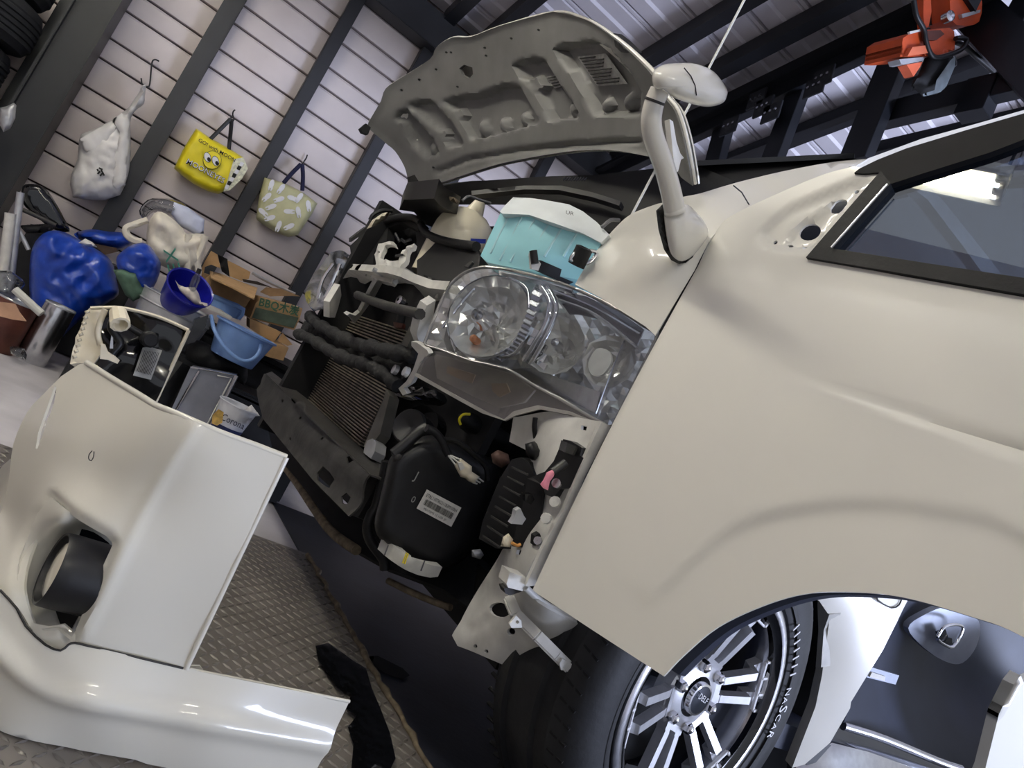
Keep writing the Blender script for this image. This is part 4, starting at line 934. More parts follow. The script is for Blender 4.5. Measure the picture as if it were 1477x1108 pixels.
skin('step_shelf', s7(700,260, 790,290, 800,345, 770,370, 690,350, 680,330), 1.0, RAWWHITE, ap, .03, 7)
skin('shelf_face', s7(665,355, 690,350, 770,372, 700,395, 675,385), 1.03, DUSTY, ap, .02, 7)
ptube('panel_flange', [(*p, 1.0) for p in s7(790,350, 880,430, 1000,500, 1120,565, 1220,628)], .006, RAWWHITE, ap, 8, 3)
for c in ((1120,575),(1070,670)): MB().lathe([(.0005,.008),(.009,.007),(.010,0)], at(*s4(*c)[0], Y=1.005), (-.8,-.6,0), 10).done('bolt', RAWWHITE, ap)
# wiring and relay parts
ptube('wiring_loom', [(*p, 1.16) for p in s4(1005,90, 1000,150, 1010,230, 1000,300)], .005, BLACKP, van, 6, 4)
ptube('wiring_loom', [(*p, 1.14) for p in s4(1180,80, 1100,170, 1040,240, 1010,270)], .006, BLACKP, van, 6, 4)
pillow('loom_plug', s4(945,240, 1000,225, 1045,270, 1045,320, 1000,350, 950,300), 1.14, .05, BLACKP, van, 5, .003)
# air cleaner canister
AIRC = [(560,660,1.52),(640,650,1.47),(700,680,1.38),(690,770,1.34),(590,800,1.44),(620,730,1.34)]
air = pillow('air_box', cr(s4(165,330, 230,260, 330,205, 430,190, 560,230, 690,300, 790,340, 800,430, 760,560, 700,690, 690,790, 600,900, 470,960, 290,900, 120,790, 80,700, 110,560, 140,430), 3, True), 1.42, .17, BLACKP, van, 8, .0015, 18, edge=24, pw=.42)
def ao(q): # points on the front face of the canister
    return [at(x, y, Y=1.42)+(CAM-at(x, y, Y=1.42)).normalized()*.090 for x, y in q]
lbp = s4(382,503, 580,608, 522,718, 323,612)
bl = skin('barcode_label', lbp, ao, LABELW, air, .001, 8)
def lq(u, v): # position on label
    a_, b_, c_, d_ = [np.array(p) for p in lbp]; t = a_*(1-u)+b_*u; s_ = d_*(1-u)+c_*u
    p = t*(1-v)+s_*v; return at(p[0], p[1], Y=1.42)+(CAM-at(p[0], p[1], Y=1.42)).normalized()*.0915
bars = MB(); rnd = random.Random(3); u = .10
nl = (CAM-lq(.5,.5)).normalized()
while u < .90:
    w = rnd.choice((.008,.012,.018)); a_, b_, c_, d_ = lq(u,.40), lq(u+w,.40), lq(u+w,.70), lq(u,.70)
    bars.add([a_, b_, c_, d_, a_-nl*.0004, b_-nl*.0004, c_-nl*.0004, d_-nl*.0004], [(3,2,1,0),(0,1,5,4),(1,2,6,5),(2,3,7,6),(3,0,4,7)]); u += w+rnd.choice((.008,.012,.016))
bars.done('barcode', BLACKPR, bl, 0)
text('label_text', 'ETRL110T8G511B3M10004', lq(.06,.31), lq(.94,.31), nl, BLACKPR, bl, off=.0005, hscale=1.4)
text('label_text', 'MD17SMS 12 1350 3P', lq(.16,.90), lq(.80,.90), nl, BLACKPR, bl, off=.0005)
rg = skin('clamp_ring', cr(s4(125,775, 200,830, 290,890, 380,930, 470,950), 3)+s4(445,1005, 400,1010)+cr(s4(330,995, 250,960, 160,900, 98,845), 3), [(552,778,1.385),(590,808,1.295),(635,825,1.325),(545,790,1.39),(625,832,1.32)], mat('grey_ring', (206,205,198), .5, var=.08), air, .02, 6)
for x in (160, 265, 275, 370): 
    ptube('ring_mark', [(*s4(x, 810+(x-130)*.42)[0], 1.30 if x > 200 else 1.335), (*s4(x-22, 870+(x-130)*.42)[0], 1.30 if x > 200 else 1.335)], .0016, YELLOW if x in (265,275) else WIRE, rg, 5, 1)
ptube('clamp_rod', [(*p, 1.46) for p in s4(150,340, 130,450, 90,600, 60,650, 40,720, 60,800, 130,900, 140,960)], .012, BLACKP, air, 8, 4)
MB().lathe([(.038,-.05),(.040,.0),(.036,.004),(.0005,-.006)], at(*s4(280,140)[0], Y=1.46), (-.75,-.55,.1), 28).done('intake_mouth', BLACKP, air, 40)
MB().lathe([(.044,-.06),(.044,-.01)], at(*s4(330,120)[0], Y=1.48), (-.75,-.55,.1), 28).done('intake_sleeve', BLACKG, air, 40)
pillow('intake_duct', s4(560,70, 640,60, 780,130, 880,200, 860,280, 700,240, 570,150), 1.5, .10, BLACKM, van, 8, .003)
ptube('duct_band', [(*p, 1.43) for p in s4(575,130, 568,100, 590,72, 630,70)], .003, YELLOW, van, 6, 3)
ptube('air_box_strap', [(*p, 1.36) for p in s4(190,300, 260,240, 340,170, 380,150)], .012, BLACKP, air, 8, 4)
pillow('strap_clip', s4(175,290, 220,275, 255,300, 250,350, 190,350), 1.36, .03, DUSTY, air, 5, .002)
ptube('wiring_loom', [(*p, 1.31) for p in s4(380,150, 430,175, 470,225, 490,275, 505,305)], .008, BLACKP, air, 8, 4)
ptube('wiring_loom', [(*p, 1.32) for p in s4(480,215, 560,230, 640,290, 720,370, 730,450)], .006, BLACKP, air, 6, 4)
cnx = pillow('white_connector', s4(540,365, 575,322, 640,370, 640,400, 685,430, 655,470, 620,455, 605,440, 575,430), 1.30, .03, CREAM, air, 4, .001, edge=4)
for i in range(3):
    ptube('connector_wire', [(*s4(505+i*8, 308)[0], 1.30), (*s4(545+i*16, 360-i*14)[0], 1.295)], .0018, WHITEROD, cnx, 5, 1)
    ptube('connector_wire', [(*s4(645+i*14, 462-i*14)[0], 1.295), (*s4(670+i*18, 470-i*6)[0], 1.30)], .0018, WHITEROD, cnx, 5, 1)
skin('connector_latch', s4(560,350, 585,350, 600,380, 575,395), 1.28, LABELW, cnx, .006, 4)
ptext('canister_mark', 'J', s4(300,440)[0], s4(314,446)[0], ao, LABELG, air, off=.001)
ptext('canister_mark', '0', s4(285,572)[0], s4(305,580)[0], ao, LABELG, air, off=.001)
pillow('rubber_grommet', s4(750,300, 790,275, 850,300, 860,350, 810,380, 760,350), 1.22, .05, mat('brown_grommet', (84,62,54), .7, var=.1), van, 5, .002)
# fuse box with ribs
fbx = skin('fuse_box', s4(870,330, 920,318, 970,345, 1000,430, 1060,480, 1045,680, 1040,800, 960,850, 780,842, 680,785, 700,690, 800,440), [(740,665,1.16),(790,700,1.08),(780,790,1.07),(690,775,1.18)], BLACKP, van, .06, 7, smooth=30)
for i in range(8):
    t = i/7.; x0, y0 = 868*(1-t)+705*t, 375*(1-t)+770*t; x1, y1 = 965*(1-t)+800*t, 420*(1-t)+835*t
    ptube('rib', [(*s4(x0, y0)[0], 1.145+.02*t), (*s4(x1, y1)[0], 1.105+.02*t)], .0022, DUSTY, fbx, 5, 1)
skin('box_tower', s4(960,440, 1055,480, 1040,690, 1035,790, 960,840, 870,830, 930,600), [(775,695,1.075),(770,780,1.06),(740,780,1.09)], BLACKP, fbx, .03, 7)
skin('box_ear', s4(1000,770, 1030,755, 1048,795, 1030,825, 995,825), 1.035, BLACKP, fbx, .012, 5)
MB().lathe([(.0005,.006),(.007,.006),(.0075,0)], at(*s4(1022,797)[0], Y=1.03), (-.8,-.6,0), 12).done('bolt', CHROMER, fbx)
skin('box_clip', s4(895,625, 920,612, 940,655, 952,672, 930,705, 865,700, 885,670), 1.04, GALV, fbx, .012, 5)
skin('box_clip', s4(945,530, 985,530, 1000,560, 980,590, 950,575), 1.05, BLACKG, fbx, .012, 5)
pillow('loose_plug', s4(820,775, 850,755, 878,790, 860,835, 805,830), 1.06, .02, CREAM, fbx, 4, .002)
ptube('plug_wire', [(*p, 1.05) for p in s4(870,810, 900,825, 920,818)], .003, mat('orange_wire', (210,150,80), .5, var=.05), fbx, 6, 3)
ub = skin('relay_block', s4(1165,213, 1210,225, 1272,262, 1262,308, 1283,322, 1240,410, 1205,492, 1150,500, 1110,550, 1060,530, 1050,480, 985,430, 1060,400, 1110,340), [(815,640,1.03),(840,655,.995),(800,710,1.02),(775,690,1.06)], BLACKP, van, .04, 6)
skin('relay_cap', s4(1190,235, 1250,262, 1235,310, 1175,290), 1.0, BLACKG, ub, .02, 5)
ptube('relay_lead', [(*p, .995) for p in s4(1180,350, 1140,380, 1105,405)], .008, BLACKP, ub, 8, 3)
MB().lathe([(.0005,.006),(.008,.006),(.0085,0)], at(*s4(1130,468)[0], Y=1.0), (-.8,-.6,0), 14).done('bolt', CHROMER, ub)
pillow('tape_flag', s4(1070,405, 1100,390, 1120,402, 1110,430, 1090,455, 1078,508, 1050,495, 1032,472, 1050,450), .99, .012, PINK, ub, 4, .002)
pillow('drain_stub', s4(640,850, 690,845, 710,880, 690,905, 640,890), 1.25, .03, GALV, van, 5, .001)
MB().box(.95, 1.0, 1.22, 2.5, .22, .36).done('subframe', CHASSIS, van)
# dark liner closing the engine bay behind the grille opening
MB().box(.79, .81, 1.42, 2.52, .30, 1.14).done('fan_shroud', CHASSIS, van)
MB().box(.60, 1.05, 2.50, 2.54, .30, 1.18).done('far_inner_wing', CHASSIS, van)
# ================================================================== bumper standing on the floor in front of the van
def s1(*a): return z('s1', *a)
def s5(*a): return z('s5', *a)
def s6(*a): return z('s6', *a)
def u4(*a): return z('u4', *a)
BC = [(413,660,1.065),(300,618,1.075),(251,596,1.10),(201,571,1.17),(135,528,1.32),(112,526,1.36),(385,718,1.06),(268,965,1.06),(330,800,1.055),(240,720,1.075),(205,850,1.06),(180,640,1.13),(140,700,1.13),(100,620,1.24),
      (70,600,1.32),(20,650,1.36),(10,740,1.30),(60,740,1.16),(110,930,1.065),(60,930,1.08),(30,880,1.11),(0,850,1.14),(-40,800,1.24)]
b_out = cr(s1(455,420, 500,414, 540,438, 650,508, 800,598, 900,660, 1000,700, 1250,808, 1475,890), 3)+[(413,660),(340,813),(268,965)]+s6(500,292, 320,250, 265,238, 240,245, 215,265, 160,245, 90,180, 60,120, 0,55)+[(-40,820),(-45,760)]+cr([(0,741),(5,728),(13,689),(19.5,640),(39,595),(62,569),(88,543)], 3)
fog_hole = cr(s5(455,520, 480,458, 540,490, 600,528), 3)+cr(s5(632,562, 637,590, 600,675), 3)+s5(410,1105, 340,1040, 310,960, 330,850, 400,650)
slot = u4(243,112, 251,118, 240,190, 200,300, 165,395, 158,390, 170,320, 205,220)
rec = cr(s5(290,318, 380,388, 480,455, 600,528), 3)+cr(s5(632,562, 637,590, 600,675), 3)+s5(500,900, 410,1105, 340,1052, 250,1060)+cr(s5(165,1040, 125,930, 105,800, 130,640, 215,410), 3)
crease = np.array(u4(860,300, 760,450, 620,700, 480,1000, 380,1200))
def bb(q):
    return .004*np.exp(-(polydist(q, crease, False)/10)**2)-.010*(1-sstep(polydist(q, rec)/14))
bump_ = root('front_bumper', (.2, 1.25, 0), 'detached white front bumper with fog lamp standing on the checker mat', 'bumper')
shell = skin('bumper_shell', b_out, BC, PAINTB, bump_, .004, 7, [rec, slot], bb, 40)
fB = tps(BC)
PKT = [(x, y, float(fB([(x, y)])[0])+.010) for x, y in s5(290,318, 215,410, 130,640, 105,800, 165,1040, 250,1060, 340,1052)]+[(*p, Y) for p, Y in zip(s5(480,455, 455,520, 400,650, 330,850, 310,960, 360,450, 600,528, 640,600, 500,900), (1.15,1.20,1.215,1.20,1.17,1.13,1.19,1.21,1.20))]
pocket = skin('fog_pocket', [(p[0]+(70-p[0])*-.03, p[1]+(820-p[1])*-.02) for p in rec], PKT, PAINTB, bump_, .004, 6, [cr(s5(470,490, 540,510, 625,570, 630,600, 590,690), 2)+s5(410,1090, 345,1035, 315,950, 335,840, 405,650)], None, 60)
# turned rear and top edge of the shell
def edge_tube(nm, pts, off, r, mt_, par):
    f = tps(BC); return MB().tube([at(x, y, Y=float(f([(x, y)])[0])+off) for x, y in pts], r, 8).done(nm, mt_, par, 60)
edge_tube('return_edge', [(413,660),(340,813),(268,965)], .002, .0045, PAINTB, shell)
edge_tube('return_edge', cr(s1(500,414, 540,438, 650,508, 800,598, 900,660, 1000,700, 1250,808, 1475,890)+[(413,660)], 3), .004, .005, PAINTB, shell)
ptube('paint_scuff', [(x, y, 1.123) for x, y in cr(s1(530,918, 512,940, 510,965, 525,975, 538,950, 540,922), 2)], .0007, DUSTY, shell, 5, 1)
# lower lip spoiler
LIPC = [(268,965,1.06),(504,1012,1.075),(450,1125,1.075),(230,1108,1.052),(100,1082,1.058),(0,1060,1.066),(110,928,1.062),(60,930,1.07),(0,852,1.12),(-40,1040,1.09),(130,1010,1.03),(300,1040,1.035),(30,960,1.07)]
lip_top = s6(0,52, 60,118, 92,180, 162,247, 215,267, 242,247, 266,240, 320,252, 500,294, 650,330)
l_out = [(-40,815)]+lip_top+[(504,1012),(478,1065),(452,1120),(330,1122)]+s6(560,684, 480,655, 100,590, 40,575, 0,560)+[(-45,1042)]
ridge = np.array(cr(s6(-60,200, 0,260, 60,325, 150,390, 280,435, 620,500, 1150,598), 3))
def lb_(q):
    d = polydist(q, ridge, False)
    return .012*np.exp(-(d/16)**2)
lip = skin('lip_spoiler', l_out, LIPC, PAINTB, bump_, .004, 8, (), lb_, 50)
for v in lip.data.vertices:
    v.co.z = max(v.co.z, .003-WLOC[lip.name].z)
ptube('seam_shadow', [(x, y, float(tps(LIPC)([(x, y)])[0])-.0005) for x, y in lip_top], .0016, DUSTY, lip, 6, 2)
ptube('lip_edge', [(268,965,1.062),(390,989,1.068),(504,1012,1.075)], .003, PAINTB, lip, 8, 2)
skin('mount_tab', s6(680,322, 710,322, 722,338, 715,345, 675,335), 1.10, RAWWHITE, bump_, .004, 5)
# fog lamp in its recess
fc = at(*s5(290,715)[0], Y=1.105); FA = Vector((-1, -.12, .02)).normalized()
fog = MB().lathe([(.050,-.085),(.0505,-.02),(.0500,-.004),(.0485,0),(.0455,-.001),(.0435,-.012)], fc, FA, 40).done('fog_lamp', BLACKP, bump_, 40)
MB().lathe([(.0435,-.012),(.035,-.006),(.018,-.003),(.0005,-.002)], fc, FA, 32).done('fog_lens', mat('fog_lens_glass', (220,214,196), .12, var=.04, coat=.5), fog, 60)
MB().lathe([(.030,-.12),(.042,-.086),(.040,-.080),(.0005,-.08)], fc, FA, 24).done('fog_back', BLACKM, fog, 40)
skin('fog_housing', s5(420,450, 640,560, 640,640, 400,1090, 300,1000, 300,800), 1.235, BLACKG, bump_, .01, 12)
# bumper rear foot so that the far half stands on the mat
ff = cr([(.075,1.33),(.045,1.5),(.035,1.75),(.035,2.0)], 5); rings = []
for x, y in ff: rings.append([Vector((x-.02,y,.004)), Vector((x-.035,y,.05)), Vector((x-.01,y,.12)), Vector((x,y,.22)), Vector((x+.005,y,.28)), Vector((x+.02,y,.30)), Vector((x+.022,y,.296)), Vector((x+.012,y,.278)), Vector((x+.01,y,.22)), Vector((x,y,.12)), Vector((x-.02,y,.05)), Vector((x-.01,y,.004))])
MB().loft(rings).done('bumper_far_face', PAINTB, bump_, 50)

# ---------------------------------------------------------------- removed headlamp standing behind the bumper
hl = root('spare_headlamp', (.22, 1.6, 0), 'removed headlamp seen from its black back with a paper label, behind the bumper', 'headlamp')
HLC = [(130,450,1.50),(270,475,1.48),(220,600,1.46),(150,520,1.46),(200,750,1.45)]
bk = skin('lamp_housing', cr(s1(600,105, 700,100, 850,132, 960,172, 1085,225), 3)+s1(890,645)+[(190,720),(150,700)]+s1(560,400, 590,330, 560,240), HLC, BLACKG, hl, .05, 8, (), lambda q: .006*np.sin(q[:,0]*.06)*np.sin(q[:,1]*.07), 50)
ptube('lens_flange', [(x, y, 1.475) for x, y in cr(s1(520,98, 600,95, 700,97, 850,130, 960,168, 1085,225), 3)], .0035, CREAM, hl, 6, 1)
ptube('lens_flange', [(x, y, 1.47) for x, y in s1(1085,225, 990,430, 890,645)], .0035, CREAM, hl, 6, 1)
tooth = skin('toothed_rim', s1(512,100, 560,95, 605,102, 575,200, 562,250, 575,310, 580,345, 572,375, 540,415, 440,412, 405,420, 420,330, 445,240, 490,140), HLC, CREAM, hl, .05, 6, (), lambda q: .004*np.sin(q[:,1]*1.15), 50)
for i in range(9):
    x, y = 500-i*9, 115+i*32
    pillow('tooth', s1(x-14,y, x+10,y-8, x+18,y+10, x-8,y+20), 1.455, .012, CREAM, tooth, 3, 0)
ptube('rim_lip', [(x, y, 1.44) for x, y in s1(605,105, 578,170, 562,240, 575,310)], .005, CREAM, hl, 8, 3)
bc_ = at(*s1(690,185)[0], Y=1.42)
sk_ = MB().lathe([(.014,-.03),(.0165,-.004),(.0165,.004),(.0125,.005),(.0115,-.012),(.0005,-.014)], bc_, (.35,-.8,-.45), 10).done('bulb_socket', CREAM, hl, 30)
kn = MB().lathe([(.011,-.02),(.013,-.002),(.0145,0),(.0145,.014),(.011,.018),(.0005,.018)], at(*s1(850,275)[0], Y=1.45), (.2,-.9,.1), 12).done('adjuster_knob', BLACKM, hl, 30)
ptube('loom', [(x, y, 1.45) for x, y in s1(650,170, 640,210, 670,260, 690,300, 650,350, 620,400)], .007, BLACKP, hl, 8, 4)
ptube('loom', [(x, y, 1.455) for x, y in s1(740,205, 790,235, 830,260)], .006, BLACKP, hl, 8, 4)
lab = skin('spec_label', s1(820,325, 860,320, 932,340, 868,510, 765,485), [(x, y, Y-.012) for x, y, Y in HLC], LABELG, hl, .001, 7)
for i in range(10):
    t = (i+.8)/11; a0 = np.array(s1(825,340)[0])*(1-t)+np.array(s1(925,355)[0])*t; c0 = np.array(s1(775,475)[0])*(1-t)+np.array(s1(868,500)[0])*t
    ptube('print_line', [(*a0, 1.447), (*(a0*.1+c0*.9), 1.445)], .0006, BLACKM, lab, 4, 1)
skin('bracket', s1(580,300, 605,310, 620,350, 660,375, 688,400, 675,418, 620,395, 575,390), 1.42, CREAM, hl, .008, 5)
skin('bracket', s1(640,255, 650,270, 650,330, 630,330), 1.42, GALV, hl, .006, 5)

# ================================================================== things hanging on the wall
def hook(pts, Y, label):
    o = ptube('wall_hook', [(x, y, Y) for x, y in pts], .004, GALV if False else BLACKP, None, 6, 5); tag(o, label, 'hook', 'wire hooks on the siding'); return o
def r1(*a): return z('r1', *a)
HY = WY-.03
hook(r1(915,352, 890,343, 873,365, 862,480, 848,498, 820,490, 812,450), HY, 'long wire S-hook holding the white plastic bag')
hook(r1(1352,632, 1342,640, 1338,660, 1345,690, 1330,690, 1328,665), HY, 'short wire hook holding the yellow tote bag')
hook(z('r2', 412,890, 405,910, 388,935, 378,945), HY, 'short wire hook holding the pale patterned tote bag')
wb = root('plastic_bag', at(145, 289, Y=WY-.16), 'knotted white plastic carrier bag hanging from the long wire hook', 'bag')
body = pillow('bag_body', cr(r1(815,492, 838,490, 832,560, 825,600, 775,640, 750,700, 752,860, 742,980, 720,1060), 3)+z('r5', 725,60, 690,125, 600,155, 500,152, 420,140, 402,60)+r1(412,1000, 445,920, 455,800, 470,770, 550,740, 660,680, 740,620, 800,530), WY-.16, .20, PLASTICW, wb, 4.5, .010, 30, ridge=1.0, seed=3)
pillow('bag_fold', r1(640,690, 700,650, 745,690, 735,850, 720,1060, 670,1085, 645,1060, 660,900, 690,760), WY-.255, .03, PLASTICW, wb, 5, .006, 40, ridge=.4)
pillow('bag_fold', r1(460,800, 550,745, 660,690, 690,720, 620,830, 540,910, 480,860), WY-.24, .04, PLASTICW, wb, 5, .006, 40, ridge=.4)
for a_, b_ in (((568,965),(590,975)), ((575,985),(560,1000)), ((582,975),(600,1010)), ((590,995),(575,1012)), ((560,972),(565,985))):
    ptube('bag_print', [(*r1(*a_)[0], WY-.275), (*r1(*b_)[0], WY-.275)], .004, BLACKPR, wb, 5, 1)

yt = root('tote_bag', at(290, 280, Y=WY-.10), 'bright yellow vinyl tote bag with black lettering hanging on the wall', 'bag', 'tote bags on the wall')
YD = WY-.12
pillow('bag_body', [(283,185),(303,199),(330,214),(351,227),(357,243),(345,262),(331,272),(315,280),(300,276),(280,266),(262,253),(251,243),(258,228),(266,212)], WY-.085, .14, YELLOW, yt, 5, .006, 20, edge=9, pw=.4)
skin('side_panel', r1(1345,915, 1400,905, 1425,970, 1390,1030, 1320,1095, 1285,1100, 1310,1030), YD-.045, mat('white_check_panel', (222,222,196), .5, var=.15, scale=60), yt, .004, 5)
for i in range(7):
    x, y = 1300+i*14, 1090-i*22; skin('chequer', r1(x,y-30, x+20,y-20, x+8,y, x-10,y-8), YD-.05, BLACKPR if i % 2 else WHITEPR, yt, .002, 5)
yn = YD-.052
ptext('tote_lettering', 'GO! with MOON', r1(1138,812)[0], r1(1348,932)[0], yn, BLACKPR, yt, bold=.01)
ptext('tote_lettering', 'MOONEYES', r1(1068,938)[0], r1(1285,1055)[0], yn, BLACKPR, yt, bold=.04, off=.0012)
ptext('tote_lettering', 'MOONEYES', r1(1070,937)[0], r1(1283,1054)[0], yn, WHITEPR, yt, bold=-.005, off=.004)
lgc = r1(1220,920)[0]
for r_, mt_, o_ in ((13.5, BLACKPR, .0), (12.8, YELLOW, .003)): skin('emblem_disc', circ(*lgc, r_, 24), yn-o_, mt_, yt, .002, 8)
for dx, dy in ((-20,-18), (22,18)):
    c = r1(1215+dx*1.1, 915+dy*.6)[0]
    skin('emblem_eye', circ(*c, 7.8, 18, 5.0, math.radians(70)), yn-.005, BLACKPR, yt, .002, 6)
    skin('emblem_eye', circ(*c, 7.0, 18, 4.3, math.radians(70)), yn-.008, WHITEPR, yt, .002, 6)
    skin('emblem_pupil', circ(c[0]+2, c[1]+3.0, 3.2, 12, 2.4, math.radians(70)), yn-.011, BLACKPR, yt, .002, 5)
for pts in ((1210,800, 1260,750, 1325,685), (1315,860, 1325,770, 1332,685)):
    P = r1(*pts); ptube('strap', [(x, y, WY-.10) for x, y in P], .011, BLACKP, yt, 6, 3)

pt = root('tote_bag', at(410, 340, Y=WY-.10), 'pale green tote bag printed with white rabbits, navy handles', 'bag', 'tote bags on the wall')
def t2(*a): return z('t2', *a)
pillow('bag_body', cr(t2(870,100, 1040,148, 1215,235, 1340,330), 3)+t2(1300,410, 1165,610)+cr(t2(1080,628, 960,580, 815,485, 800,430, 825,260), 3), WY-.08, .13, PALEG, pt, 5, .005, 22, edge=9, pw=.4)
rnd = random.Random(5)
for (x, y) in ((935,155),(1025,190),(900,265),(1010,290),(1185,270),(940,355),(1080,400),(1170,395),(930,455),(1000,520),(1100,530),(1110,280),(1260,340),(850,400)):
    a_ = rnd.uniform(0, 3); c = t2(x, y)[0]
    o = skin('rabbit_print', cr(circ(*c, 6.5, 8, 3.6, a_), 2, True), WY-.148, WHITEPR, pt, .002, 4)
    for s_ in (-1, 1):
        e = (c[0]+math.cos(a_)*7+s_*math.sin(a_)*2, c[1]+math.sin(a_)*7-s_*math.cos(a_)*2)
        skin('rabbit_ear', circ(*e, 3.6, 8, 1.2, a_+s_*.2), WY-.150, WHITEPR, o, .002, 4)
for pts in (((409,264),(421,250),(434,237)), ((436,275),(437,255),(436,237))): ptube('strap', [(x, y, WY-.10) for x, y in pts], .012, NAVY, pt, 6, 3)

# ================================================================== tyre rack at the far left
rack = root('tyre_rack', (-1.0, 4.2, 0), 'black steel rack carrying stacked tyres at the left edge', 'rack')
MB().beam((-.76,4.52,0),(-.76,4.52,1.9), .05, .05, (0,1,0)).done('upright', STEELB, rack, bevel=.003)
MB().beam((-1.35,4.02,0),(-1.35,4.02,1.9), .05, .05, (0,1,0)).done('upright', STEELB, rack, bevel=.003)
MB().box(-1.40, -.73, 3.98, 4.55, .89, .93).done('shelf', STEELB, rack, bevel=.003)
def flat_tyre(z0, x, label):
    t = root('tyre', (x, 4.26, z0), label, 'tyre', 'tyres stacked on the rack')
    pr = [(.19,.0),(.23,-.005+.01),(.27,.02),(.285,.05)]
    for i in range(5):
        h0 = .05+i*.025; pr += [(.29,h0+.004),(.29,h0+.019),(.283,h0+.021),(.283,h0+.025)]
    pr += [(.285,.18),(.27,.215),(.23,.23),(.19,.23)]
    MB().lathe(pr, (x,4.26,z0), (0,0,1), 40).done('tread', TYRE, t, 25)
    MB().lathe([(.19,.0),(.175,.03),(.175,.20),(.19,.23)], (x,4.26,z0), (0,0,1), 32).done('bead', RUBBER, t, 40)
flat_tyre(.932, -1.06, 'lowest tyre of the stack on the black rack')
flat_tyre(1.165, -1.03, 'middle tyre of the stack on the black rack')
flat_tyre(1.398, -1.05, 'topmost tyre of the stack on the black rack')
mb = pillow('metal_fitting', r1(0,620, 40,610, 80,590, 95,605, 88,680, 60,740, 20,760, 0,720), 4.0, .05, GALV, None, 4, .01, 60); tag(mb, 'shiny crumpled metal fitting hanging beside the tyre rack', 'metal part')

# ================================================================== chain hoist under the truss
def t6(*a): return z('t6', *a)
HO = 2.05
ho = root('chain_hoist', at(1350, 130, Y=HO), 'orange electric chain hoist with black chain bag hanging from the roof truss', 'hoist')
def hsk(nm, pts, Y, mt_, th, step=5, sm=0): return skin(nm, cr(t6(*pts), 3, True) if sm else t6(*pts), Y, mt_, ho, th, step)
hsk('trolley_plate', (432,-60, 500,-60, 510,120, 480,270, 440,285, 428,150), HO, ORANGE, .03)
hsk('trolley_plate', (690,-60, 1000,-60, 1015,30, 1010,130, 985,215, 940,245, 850,258, 760,250, 700,190), HO-.02, ORANGE, .10)
hsk('trolley_wheel_slot', (810,140, 1000,95, 995,125, 820,180), HO-.035, GALV, .02)
hsk('trolley_frame', (500,-60, 700,-60, 700,200, 600,250, 500,250), HO+.06, STEELB, .05)
MB().lathe([(.022,0),(.022,.03),(.014,.034),(.0005,.034)], at(*t6(640,185)[0], Y=HO), (-.2,-1,0), 14).done('trolley_axle', CHROMER, ho, 40)
hsk('hoist_body', (225,380, 300,330, 420,300, 690,278, 735,310, 745,400, 740,500, 620,540, 500,555, 280,568, 195,565), HO-.04, ORANGE, .16)
hsk('body_panel', (440,310, 600,300, 640,340, 560,400, 450,400), HO-.055, BROWN, .02)
hsk('body_cover', (320,470, 470,450, 480,530, 270,560), HO-.06, mat('hoist_pale_orange', (226,120,84), .4, var=.05), .02)
hsk('nameplate', (290,315, 400,290, 405,310, 300,340), HO-.05, LABELW, .01)
hsk('chain_guide', (188,592, 430,570, 425,605, 240,645, 205,640), HO-.05, GALV, .05)
hsk('chain_guide', (262,645, 420,618, 395,670, 330,765, 300,710), HO-.04, mat('hoist_pale_orange2', (226,110,76), .4, var=.05), .04)
pillow('chain_bag', t6(440,580, 600,560, 735,525, 740,640, 690,760, 640,890, 560,940, 420,965, 340,870, 310,905, 310,820, 380,740), HO, .16, BLACKM, ho, 5, .006, 40)
pillow('bag_sleeve', t6(560,800, 700,600, 750,560, 745,660, 660,860, 600,920, 430,965, 420,940, 540,900), HO-.07, .02, mat('grey_sleeve', (110,118,122), .3, var=.15), ho, 5, .004, 50)
ptube('power_cable', [(x, y, HO-.06) for x, y in t6(330,0, 360,160, 430,290, 450,400, 500,540, 570,575, 680,550, 800,500, 855,430, 850,390, 800,380, 750,385)], .010, BLACKP, ho, 8, 5)
ptube('power_cable', [(x, y, HO-.02) for x, y in t6(750,420, 840,460, 950,560, 1080,670, 1190,770, 1300,840, 1433,920, 1700,1050)], .011, BLACKP, ho, 8, 5)
ptube('cable_hook', [(x, y, HO-.02) for x, y in t6(720,540, 750,600, 750,660)], .006, CHROMER, ho, 6, 3)
top_p = at(*t6(840,-60)[0], Y=HO); 
MB().box(top_p.x-.06, top_p.x+.06, HO-.04, HO+.06, top_p.z-.05, rp(0, HO, -.05).z).done('suspension_bracket', STEELB, ho)
# ================================================================== clutter along the wall
def r5(*a): return z('r5', *a)
def t3(*a): return z('t3', *a)
def thing(o, label, cat, group=None): return tag(o, label, cat, group)
# supports in the dark below the pile
cr_ = MB().box(.02, .46, 3.26, 3.56, 0, .335).box(.0, .48, 3.24, 3.58, .30, .345).done('storage_crate', BLACKP, bevel=.01); thing(cr_, 'black lidded storage crate under the tin tub', 'crate')
ch = root('storage_chest', (.8, 3.95, 0), 'low dark storage chest under the cardboard boxes by the wall', 'chest')
MB().box(.27, 1.5, 3.62, 4.42, 0, .44).done('chest_body', BLACKM, ch, bevel=.01); MB().box(.25, 1.52, 3.60, 4.44, .445, .47).done('chest_lid', BLACKM, ch, bevel=.006)
lb2 = MB().box(.58, .90, 2.86, 3.10, 0, .14).done('black_case', BLACKM, bevel=.01); thing(lb2, 'flat black case on the floor under the beer bucket', 'case')
sc2 = MB().box(.36, .80, 3.25, 3.55, 0, .30).box(.35,.81,3.24,3.56,.28,.31).done('storage_crate', BLACKP, bevel=.01); sc2.location.x += .13; thing(sc2, 'black storage crate under the light blue bucket', 'crate')

